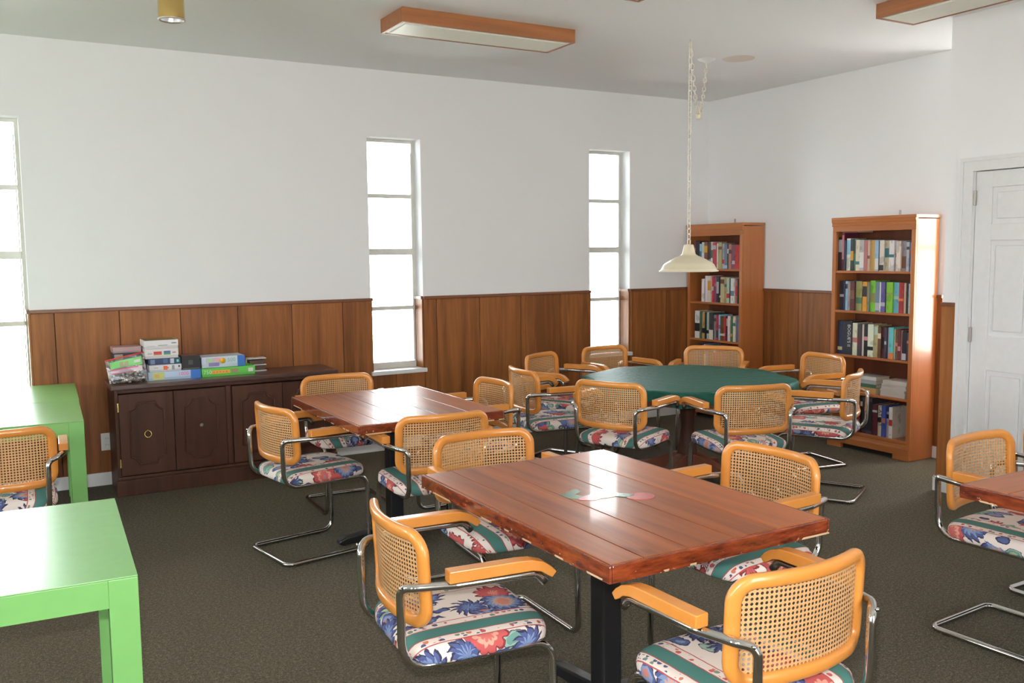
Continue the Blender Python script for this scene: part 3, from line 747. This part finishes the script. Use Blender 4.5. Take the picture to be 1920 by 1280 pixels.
def shaped(w, h, nr):
    pts = [];
    for (sx, sz, a0) in ((1, 1, math.pi), (-1, 1, math.pi*1.5), (-1, -1, 0), (1, -1, math.pi/2)):
        c = (sx*w, sz*h); seq = []
        st = {(1, 1): (1.5, 1.0), (-1, 1): (2.0, 1.5), (-1, -1): (.5, 0), (1, -1): (1.0, .5)}[(sx, sz)]
        for k in range(6):
            an = math.pi*(st[0]+(st[1]-st[0])*k/5); pts.append((c[0]+nr*math.cos(an), c[1]+nr*math.sin(an)))
    return pts
for (a, b, kind) in doors:
    dl = cb('door', (a, CYF-.016, .137), (b, CYF-.001, .672), CAB, .003)
    w, h = (b-a)/2-.062, .205; mx, mz = (a+b)/2, .408
    pts = shaped(w, h, .05)
    fld = prism('raised_field', [(mx+p[0]*.93-co.x, mz+p[1]*.95) for p in pts], 'y', CYF-.0205-co.y, CYF-.0155-co.y, CAB, dl, .002)
    loop = [Vector((mx+p[0]-co.x, CYF-.0165-co.y, mz+p[1])) for p in pts]
    vv, ff = sweep(loop, circ(.0055, 6), True); link('panel_moulding', pyd('panel_moulding', vv, ff), CAB, dl, True)
    if kind == 'ring':
        o = tube('ring_pull', [Vector((mx-co.x+.021*math.cos(an), CYF-.03-co.y-.006*(1-math.sin(an)), mz+.0-.005+.021*math.sin(an))) for an in [2*math.pi*i/20 for i in range(20)]], .0032, BRASS, dl, True)
        kn = lathe('ring_post', [(.009, 0), (.008, .008), (.005, .014), (0, .016)], BRASS, dl, 14); kn.location = (mx-co.x, CYF-.0205-co.y, mz+.018); kn.rotation_euler = (math.pi/2, 0, 0)
    else:
        kn = lathe('door_knob', [(.006, 0), (.006, .008), (.013, .014), (.013, .02), (.006, .025), (0, .026)], plain('grey_knob', srgb(150, 140, 125), .4), dl, 16); kn.location = (mx-co.x, CYF-.0205-co.y, mz+.02); kn.rotation_euler = (math.pi/2, 0, 0)
for z in (.22, .59): cb('hinge', (.712, CYF-.019, z-.03), (.722, CYF-.002, z+.03), BRASS, .001)

# ------------------------------------------------------------------ puzzles and games on the sideboard
ZT = CZT
def game_box(name, x0, x1, yf, dep, z0, h, rgb, label, cat='box', lid=True, lidh=.72):
    t = thing(name, ((x0+x1)/2, yf+dep/2, z0), label, cat, 'games and puzzles on the sideboard'); w = (x1-x0)/2; d = dep/2
    o = box('box_base', (-w+.002, -d+.002, 0), (w-.002, d-.002, h*.5), CARD, t, .001); o.color = tuple(c*.8 for c in rgb[:3])+(1,)
    o = box('box_lid', (-w, -d, h*(1-lidh) if lid else 0), (w, d, h-.0005), CARD, t, .0015); o.color = rgb
    lay = [0]
    def patch(a, b, c, e, col, nm='printed_panel'):
        lay[0] += 1; oy = .0003+.00025*lay[0]  # fractions of the front face
        p = box(nm, (-w+2*w*a, -d-oy, h*c), (-w+2*w*b, -d+.0005, h*e), CARD, t); p.color = col; return p
    return t, patch, -d-.0030
W_ = srgb(222, 222, 224); LB = srgb(186, 206, 232); BL = srgb(48, 110, 190); PK = srgb(222, 110, 160); YE_ = srgb(226, 176, 60); GN = srgb(92, 190, 74)
def ptext(t, s, size, col, x, z, y): 
    m = plain('ink_%d_%d_%d' % tuple(int(c*255) for c in col[:3]), col, .5); return text('printed_lettering', s, size, m, t, (x, y, z), (math.pi/2, 0, 0), .0002)
yf = 6.50
t, P_, fy = game_box('puzzle_box', .930, 1.272, yf, .24, ZT, .058, LB, 'pale blue puzzle box reading 1000 at the bottom of the stack'); 
P_(.08, .30, .1, .92, srgb(196, 204, 120)); P_(.12, .2, .3, .7, srgb(218, 168, 110)); P_(.80, 1.0, .0, .999, BL); ptext(t, '1000', .034, PK, .055, .034, fy)
t, P_, fy = game_box('puzzle_box', 1.276, 1.640, yf-.01, .22, ZT, .058, GN, 'bright green flat puzzle box lying right of the stack')
P_(.17, .52, .30, .72, YE_); P_(.54, .68, .28, .80, srgb(150, 140, 100)); P_(.87, .96, .3, .75, srgb(224, 218, 214)); ptext(t, '750', .036, srgb(214, 240, 200), -.145, .030, fy)
for k in range(5): P_(.20+k*.06, .235+k*.06, .42, .6, srgb(220, 120, 70))
t, P_, fy = game_box('puzzle_box', 1.282, 1.577, yf+.02, .19, ZT+.0585, .075, srgb(206, 216, 232), 'pale puzzle box reading 500 on top of the green puzzle box')
P_(.10, .42, .1, .88, srgb(190, 188, 206)); P_(.16, .40, .12, .45, srgb(130, 116, 170)); P_(.14, .25, .5, .85, srgb(170, 206, 150)); P_(.30, .42, .52, .9, srgb(222, 170, 176)); P_(.83, 1.0, .0, .999, BL); ptext(t, '500', .038, srgb(120, 196, 150), .055, .048, fy)
s = lathe('sun_badge', [(0, .0006), (.020, .0006), (.020, 0)], plain('badge_yellow', srgb(238, 180, 40), .4), t, 18); s.location = (-.005, fy-.0002, .045); s.rotation_euler = (math.pi/2, 0, 0)
t, P_, fy = game_box('puzzle_box', .938, 1.146, yf+.005, .2, ZT+.0585, .045, W_, 'white puzzle box with an orange puzzle piece, low in the stack')
P_(.44, .56, .2, .8, srgb(226, 100, 40)); P_(.47, .60, .4, .62, srgb(226, 100, 40)); P_(.70, .78, .15, .85, srgb(150, 156, 160)); P_(.90, .95, .5, .8, srgb(60, 60, 70)); P_(.14, .28, .5, .62, srgb(170, 170, 176))
t, P_, fy = game_box('puzzle_box', .936, 1.140, yf+.006, .2, ZT+.104, .043, srgb(44, 62, 104), 'navy puzzle box in the middle of the stack')
P_(.06, .20, .15, .85, srgb(110, 130, 160)); P_(.46, .60, .2, .9, srgb(70, 96, 140)); P_(.68, .80, .12, .9, srgb(190, 200, 210)); P_(.82, 1.0, 0, .999, srgb(30, 84, 92)); P_(.88, .95, .3, .7, srgb(150, 200, 210))
t, P_, fy = game_box('puzzle_box', .915, 1.130, yf+.004, .2, ZT+.1475, .066, srgb(226, 220, 218), 'white puzzle box with red and green squares, high in the stack')
P_(.26, .50, .36, .72, srgb(196, 66, 60)); P_(.26, .50, .36, .46, srgb(190, 120, 90)); P_(.56, .76, .36, .56, srgb(60, 160, 96)); P_(.56, .76, .56, .74, srgb(84, 92, 170)); ptext(t, 'IDEA', .014, srgb(90, 90, 96), -.075, .034, fy); P_(.82, .92, .5, .62, srgb(170, 130, 136))
t, P_, fy = game_box('puzzle_box', .915, 1.132, yf+.008, .19, ZT+.214, .056, srgb(228, 226, 226), 'white puzzle box on the very top of the stack')
P_(.40, .68, .34, .42, srgb(150, 146, 150)); P_(.80, .94, .55, .68, srgb(130, 130, 136)); P_(.08, .30, .30, .36, srgb(190, 186, 190))
ptop = box('lid_picture', (-.1, -.088, .0562), (.1, .088, .0568), CARD, t); ptop.color = srgb(120, 110, 70)
t, P_, fy = game_box('card_box', 1.150, 1.272, yf+.01, .14, ZT+.0585, .092, srgb(20, 20, 22), 'small black box between the stack and the pale puzzle box', 'box', False)
P_(.35, .60, .35, .7, srgb(60, 62, 64)); P_(.05, .95, .05, .1, srgb(110, 100, 90)); ptop = box('lid_picture', (-.058, -.066, .0922), (.058, .066, .0928), CARD, t); ptop.color = srgb(110, 76, 66)
for (z0, h, rgb, lab, pc) in ((ZT, .115, srgb(120, 104, 92), 'brown box standing behind the plastic bag at the left end', None), (ZT+.1155, .075, srgb(34, 42, 62), 'dark navy box showing above the plastic bag', srgb(150, 140, 120)), (ZT+.191, .04, srgb(170, 138, 140), 'dusty pink flat box on top of the navy box at the left', None)):
    t, P_, fy = game_box('game_box', .728, .905, 6.58, .15, z0, h, rgb, lab)
    if pc: P_(.04, .34, .1, .9, pc); P_(.40, .80, .62, .70, srgb(170, 176, 186))
sh = thing('card_holder', (1.690, 6.66, ZT), 'small white two-tier card holder at the right end of the games', 'holder')
box('back', (-.062, .04, 0), (.062, .046, .092), TRIM, sh)
for z in (.0, .042, .088): box('tier', (-.064, -.05, z), (.064, .04, z+.006), TRIM, sh, .0015)
for z, c in ((.007, srgb(86, 66, 56)), (.049, srgb(92, 64, 52))):
    o = box('card_deck', (-.055, -.042, z), (.055, .036, z+.03), CARD, sh, .002); o.color = c
# plastic zip bag with puzzle pieces and two labels
bg = thing('zip_bag', (.79, 6.455, ZT), 'clear zip bag with red seal full of puzzle pieces and a green label', 'bag', 'games and puzzles on the sideboard')
nu, nv = 16, 14
def bagp(u, v_, s):
    x = (-.105-.018*v_)+(.235+.005*v_)*u; z = (.150+.045*u)*v_+.002
    th = .030*(math.sin(math.pi*u)**.5)*(1-v_)**.7*(min(1, v_*6)**.5)
    return (x, s*th+.045*v_+.004*math.sin(9*u+5*v_), z)
v, f = [], []
for s in (-1, 1):
    b = len(v)
    for j in range(nv+1):
        for i in range(nu+1): v.append(bagp(i/nu, j/nv, s))
    for j in range(nv):
        for i in range(nu):
            a = b+j*(nu+1)+i; q = (a, a+1, a+nu+2, a+nu+1); f.append(q if s < 0 else q[::-1])
link('plastic_film', pyd('plastic_film', v, f), FILM, bg, True)
zp = [Vector(bagp(i/12, 1.0, 0)) for i in range(13)]
tube('zip_seal', zp, .0045, plain('zip_red', srgb(214, 66, 50), .4), bg, n=8)
def label_card(name, u0, u1, v0, v1, col, dy):
    v, f = [], []
    for j in range(2):
        for i in range(9):
            p = bagp(u0+(u1-u0)*i/8, v0+(v1-v0)*j, 0); v.append((p[0], p[1]+dy-.001, p[2]))
    for j in range(2):
        for i in range(9): q = v[j*9+i]; v.append((q[0], q[1]+.001, q[2]))
    f = [(i, i+1, i+10, i+9) for i in range(8)]+[(18+i, 18+i+9, 18+i+10, 18+i+1) for i in range(8)]
    o = link(name, pyd(name, v, f), CARD, bg); o.color = col; return o
label_card('green_label', .10, .92, .62, .90, srgb(128, 206, 120), -.012); label_card('white_label', .08, .90, .42, .60, srgb(214, 196, 204), -.016)
label_card('pink_stripe', .08, .80, .55, .60, srgb(206, 96, 146), -.0175); label_card('pink_stripe', .08, .66, .42, .45, srgb(206, 96, 146), -.0175); label_card('picture_patch', .34, .56, .66, .84, srgb(176, 160, 130), -.0135); label_card('barcode_patch', .72, .88, .72, .82, srgb(216, 226, 210), -.0135)
v, f, mi = [], [], []
pcs = [srgb(206, 196, 170), srgb(120, 140, 170), srgb(70, 70, 60), srgb(150, 120, 90), srgb(180, 190, 206), srgb(40, 44, 50)]
for k in range(170):
    u = random.uniform(.08, .92); vv = random.uniform(.03, .40)*(.5+.5*random.random()); p = bagp(u, vv, 0); c = Vector((p[0], p[1]+random.uniform(-.014, .014)*(1-vv), p[2]+.006))
    rot = Matrix.Rotation(random.uniform(0, 6), 3, 'X') @ Matrix.Rotation(random.uniform(0, 6), 3, 'Z'); b = len(v)
    bv, bf = boxes([(-.008, -.007, -.001, .008, .007, .001)])
    v += [c+rot @ Vector(q) for q in bv]; f += [tuple(b+i for i in q) for q in bf]; mi += [k % 6]*6
v = [(q[0], q[1], max(q[2], .002)) for q in v]
me = pyd('puzzle_pieces', v, f)
for i, c in enumerate(pcs): me.materials.append(plain('piece_%d' % i, c, .5))
me.polygons.foreach_set('material_index', mi)
pp = link('puzzle_pieces', me, None, bg); pp['kind'] = 'stuff'

# ------------------------------------------------------------------ bookcases
SH = [.142, .456, .742, 1.09, 1.40]
def bookcase(y0, y1, label):
    xf, xb = 5.843, R-.014
    t = thing('bookcase', ((xf+xb)/2, (y0+y1)/2, 0), label, 'bookcase', 'wooden bookcases along the wall'); c = Vector(t.location)
    def b_(name, lo, hi, mat=BCASE, bev=.0025): return box(name, [lo[i]-c[i] for i in range(3)], [hi[i]-c[i] for i in range(3)], mat, t, bev)
    zt = 1.813; s = .02
    b_('side_panel', (xf+.018, y0+.004, 0), (xb, y0+.004+s, zt-.03)); b_('side_panel', (xf+.018, y1-.004-s, 0), (xb, y1-.004, zt-.03))
    b_('face_stile', (xf, y0+.004, .09), (xf+.018, y0+.038, zt-.11)); b_('face_stile', (xf, y1-.038, .09), (xf+.018, y1-.004, zt-.11))
    b_('back_panel', (xb-.008, y0+.024, .10), (xb-.001, y1-.024, zt-.03), BCDARK, 0)
    b_('top_board', (xf-.010, y0-.004, zt-.024), (xb, y1+.004, zt), BCASEH, .004)
    b_('head_rail', (xf, y0+.004, zt-.11), (xf+.018, y1-.004, zt-.065), BCASEH)
    pr = [(xf+.018, zt-.07), (xf-.004, zt-.07), (xf-.006, zt-.06), (xf-.003, zt-.052), (xf-.010, zt-.036), (xf-.012, zt-.024), (xf+.018, zt-.024)]
    prism('crown_moulding', [(p[0]-c.x, p[1]) for p in pr], 'y', y0+.0-c.y, y1-c.y, BCASEH, t)
    for i, z in enumerate(SH):
        if i == 0: b_('bottom_shelf', (xf+.002, y0+.038, z-.022), (xb-.009, y1-.038, z), BCASEH)
        else: b_('shelf', (xf+.008, y0+.0245, z-.018), (xb-.009, y1-.0245, z), BCASEH)
    pr = [(xf+.018, .04), (xf-.012, .04), (xf-.012, .085), (xf-.006, .10), (xf-.002, .118), (xf+.018, .118)]
    prism('base_moulding', [(p[0]-c.x, p[1]) for p in pr], 'y', y0-c.y, y1-c.y, BCASEH, t)
    for a in (y0, y1-.14): b_('bracket_foot', (xf-.012, a, 0), (xf+.018, a+.14, .0395), BCASEH, .006)
    br = b_('wall_bracket', (xf+.10, (y0+y1)/2-.16, zt), (xf+.115, (y0+y1)/2-.15, zt+.04), STEEL, .001)
    return t
BC2 = (4.287, 5.041); BC1 = (6.030, 6.762)
bookcase(*BC2, 'tall wooden bookcase beside the white door, full of books on five shelves')
bookcase(*BC1, 'tall wooden bookcase in the room corner next to the window wall')
COLS = dict(black=(34, 34, 40), navy=(30, 36, 66), charcoal=(66, 64, 70), maroon=(96, 40, 50), red=(178, 52, 56), crimson=(190, 56, 76), pink=(196, 130, 140), rose=(176, 110, 108), white=(226, 224, 222), silver=(176, 178, 184), grey=(136, 132, 134), cream=(214, 202, 176), ivory=(222, 214, 196), beige=(192, 174, 146), tan=(196, 158, 98), yellow=(208, 176, 72), mustard=(200, 150, 50), orange=(222, 122, 60), brown=(108, 72, 52), olive=(140, 144, 84), lime=(128, 190, 56), green=(70, 110, 84), mint=(178, 200, 182), teal=(54, 110, 116), aqua=(98, 182, 196), sky=(150, 196, 222), blue=(62, 82, 156), slate=(112, 126, 150), violet=(96, 80, 150), purple=(126, 76, 110), plum=(92, 44, 66), khaki=(170, 158, 112))
NAMES = {'sky': 'sky blue', 'slate': 'slate blue', 'mint': 'pale mint', 'violet': 'blue violet', 'lime': 'lime green'}
ORD = ['first', 'second', 'third', 'fourth', 'fifth', 'sixth', 'seventh', 'eighth', 'ninth', 'tenth', 'eleventh', 'twelfth', 'thirteenth', 'fourteenth', 'fifteenth', 'sixteenth', 'seventeenth', 'eighteenth', 'nineteenth', 'twentieth', 'twenty-first', 'twenty-second', 'twenty-third', 'twenty-fourth', 'twenty-fifth']
def book(loc, w, h, d, rgb, label, group, lean=0.0, flat=False, band=None, rz=0):
    """spine faces -x; w thickness along y, h height, d depth along x; origin at bottom centre of the spine"""
    t = thing('book', loc, label, 'book', group, rz); c = srgb(*rgb)
    th = .0022
    if not flat:
        me = multibox('cover', [(0, -w/2, 0, th, w/2, h), (th, -w/2, 0, d, -w/2+th, h), (th, w/2-th, 0, d, w/2, h)], BOOK, t); me.color = c
        box('pages', (th, -w/2+th, .003), (d-.004, w/2-th, h-.003), PAGES, t)
        if band:
            z0, z1, bc = band
            o = box('title_band', (-.0006, -w/2+.0004, h*z0), (-.00005, w/2-.0004, h*z1), CARD, t); o.color = srgb(*bc)
        if lean: t.rotation_euler = (lean, 0, 0)
    else:
        me = multibox('cover', [(0, -h/2, 0, th, h/2, w), (th, -h/2, 0, d, h/2, th), (th, -h/2, w-th, d, h/2, w)], CARD, t); me.color = c
        box('pages', (th, -h/2+.003, th), (d-.004, h/2-.003, w-th), PAGES, t)
    return t
def row(spec, ytop, ymin, z, shelf, case, group, xs=5.862):
    """spec: 'colour,width_mm,height_mm;...' from left to right (falling y)"""
    y = ytop
    for i, s in enumerate(spec.split(';')):
        p = s.split(','); nm = p[0].strip(); w = float(p[1])/1000; h = float(p[2])/1000
        if y-w < ymin: break
        rgb = tuple(max(8, min(246, q+random.randint(-7, 7))) for q in COLS[nm])
        band = None
        if len(p) > 3: band = (float(p[4]), float(p[5]), COLS[p[3]])
        elif w > .018 and random.random() < .7:
            lum = sum(rgb)/3; z0 = random.choice((.2, .45, .62, .74)); band = (z0, z0+random.uniform(.07, .2), random.choice([COLS[k] for k in (('cream', 'silver', 'tan', 'rose') if lum < 120 else ('charcoal', 'brown', 'red', 'slate', 'teal', 'black'))]))
        dep = random.uniform(.15, .19)
        lab = '%s book, %s from left on the %s shelf of the %s bookcase' % (NAMES.get(nm, nm), ORD[i], shelf, case)
        b = book((xs+random.uniform(0, .022), y-w/2, z+.0005), w-.0012, h, dep, rgb, lab, group, 0, False, band)
        LASTROW.append((b, w, h)); y -= w
LASTROW = []
yt, ym = BC2[1]-.028, BC2[0]+.0245
c2, c1 = 'door-side', 'corner'
row('black,44,262,silver,.55,.92;maroon,20,292,pink,.3,.95;navy,18,236;white,38,250,sky,.5,.95;black,32,246,mustard,.32,.62;green,26,244,charcoal,.55,.95;cream,36,238;silver,42,236,white,.1,.6;rose,34,232;beige,22,232,brown,.4,.5;tan,40,232;sky,40,234,white,.05,.4;black,10,228;ivory,38,230,black,.02,.2;beige,44,228,teal,.45,.75;white,44,228;silver,20,226;ivory,38,222;grey,40,220,brown,.1,.5;silver,24,214;slate,36,210,red,.62,.74;pink,24,208', yt, ym, SH[4], 'top', c2, 'books in the door-side bookcase')
book((5.868, 4.90, SH[4]+.2935), .022, .15, .19, COLS['maroon'], 'dark red book lying flat on top of the row, top door-side shelf', 'books in the door-side bookcase', 0, True)
book((5.872, 4.895, SH[4]+.316), .020, .15, .19, COLS['charcoal'], 'charcoal book lying flat uppermost on the top door-side shelf', 'books in the door-side bookcase', 0, True)
row('black,46,230;navy,12,226;sky,24,228;grey,26,226;maroon,42,226,brown,.4,.7;olive,58,228,green,.25,.45;brown,20,226;mustard,40,226,black,.5,.85;grey,16,222;lime,46,236,olive,.3,.6;slate,44,228,silver,.05,.3;white,14,226;violet,40,228;black,12,222;lime,56,228,olive,.6,.66;aqua,44,226,mint,.45,.55;red,40,226,orange,.4,.48;beige,18,224;black,28,224;silver,26,220;grey,30,268,violet,.05,.14', yt-.03, ym, SH[3], 'second', c2, 'books in the door-side bookcase')
row('navy,48,264,khaki,.12,.22;navy,18,262;black,72,264,navy,.02,.06;cream,46,252,rose,.4,.55;charcoal,36,246,maroon,.3,.6;ivory,20,246;black,36,246,pink,.5,.62;ivory,52,250;khaki,40,246,mint,.7,.95;brown,30,236;maroon,34,232,black,.3,.7;charcoal,20,236;silver,20,234;aqua,38,238,orange,.0,.2;beige,14,228;brown,22,226;maroon,26,226,pink,.3,.45;rose,16,222;black,36,218,silver,.02,.24;charcoal,20,210', yt-.03, ym, SH[2], 'third', c2, 'books in the door-side bookcase')
row('white,26,220;blue,30,238,white,.1,.5;teal,20,236;ivory,30,236,green,.5,.95;red,28,246;black,30,280;charcoal,90,282,black,.1,.9;maroon,46,240;cream,40,236;blue,36,240;silver,28,196;white,32,236,red,.4,.6', yt-.115, ym, SH[0], 'bottom', c2, 'books in the door-side bookcase')
ink = plain('spine_ink', srgb(40, 34, 30), .5); inkw = plain('spine_ink_white', srgb(214, 218, 226), .5)
for b, w, h in LASTROW:
    if b['label'].startswith('cream book, ninth from left on the bottom'):
        text('spine_lettering', 'ATLAS', .034, ink, b, (-.0012, 0, h*.60), (math.pi/2, math.pi/2, -math.pi/2), .0002, 1.3)
    if b['label'].startswith('black book, third from left on the third'):
        text('spine_lettering', "BOGUE'S II", .040, inkw, b, (-.0012, -.006, h*.57), (math.pi/2, math.pi/2, -math.pi/2), .0002, .92)
# lying piles on the fourth shelf
z = SH[1]+.0005
for i in range(5):
    book((5.875+random.uniform(-.006, .008), 4.47+random.uniform(-.008, .008), z), .0182, .215, .155, (206, 200, 194), 'white paperback, %s from bottom of the stacked volumes on the fourth door-side shelf' % ORD[i], 'white paperbacks piled flat', 0, True, None, math.pi*0+.02*random.uniform(-1, 1)); z += .0187
book((5.873, 4.455, z), .030, .20, .16, (214, 206, 198), 'thick white paperback crowning the right pile on the fourth door-side shelf', 'white paperbacks piled flat', 0, True, None, .05)
z = SH[1]+.0005
for (wv, rgb, lab) in ((.045, COLS['tan'], 'tan book at the bottom of the left pile, fourth door-side shelf'), (.028, COLS['green'], 'dark green book second in the left pile, fourth door-side shelf'), (.030, COLS['silver'], 'grey book third in the left pile, fourth door-side shelf'), (.026, COLS['white'], 'white book on top of the left pile, fourth door-side shelf')):
    book((5.882, 4.735, z), wv, .22, .16, rgb, lab, 'books piled flat', 0, True, None, random.uniform(-.04, .04)); z += wv+.0004
book((5.885, 4.33, SH[1]+.0005), .022, .225, .16, COLS['white'], 'white book standing upright right of the piles, fourth door-side shelf', 'books in the door-side bookcase')
yt, ym = BC1[1]-.03, BC1[0]+.0245
row('maroon,30,262;black,60,254;sky,26,232,teal,.3,.7;white,42,246,mint,.6,.95;brown,44,250,mustard,.6,.85;charcoal,30,250,silver,.02,.35;white,44,248,green,.4,.7;crimson,46,242;ivory,20,234;khaki,48,238;silver,26,230;slate,42,228,sky,.02,.15;black,24,226;rose,38,224;purple,44,216;red,66,216;plum,30,212', yt-.02, ym, SH[4], 'top', c1, 'books in the corner bookcase')
row('white,46,214;purple,22,212;white,34,244;ivory,46,242,mustard,.45,.82;crimson,26,240;purple,34,238;charcoal,32,238,silver,.35,.8;black,20,236;beige,50,236;khaki,36,234;mint,40,232;black,14,226;white,46,226,slate,.3,.5;rose,36,224,red,.3,.7;charcoal,14,222;silver,30,236', yt-.13, ym, SH[3], 'second', c1, 'books in the corner bookcase')
row('white,74,258,black,.25,.55;green,20,256;tan,50,254;black,12,250;mint,50,252;charcoal,56,250,ivory,.0,.36;grey,30,232;crimson,30,226,charcoal,.1,.4;sky,24,236;brown,56,222;red,20,220;navy,34,230,silver,.6,.9;ivory,34,232;green,24,230;cream,32,232;slate,34,230', yt-.05, ym, SH[2], 'third', c1, 'books in the corner bookcase')
row('charcoal,40,240;maroon,34,236;cream,30,232;slate,36,238;brown,40,226;green,30,232;red,36,228', yt-.1, ym, SH[1], 'fourth', c1, 'books in the corner bookcase')
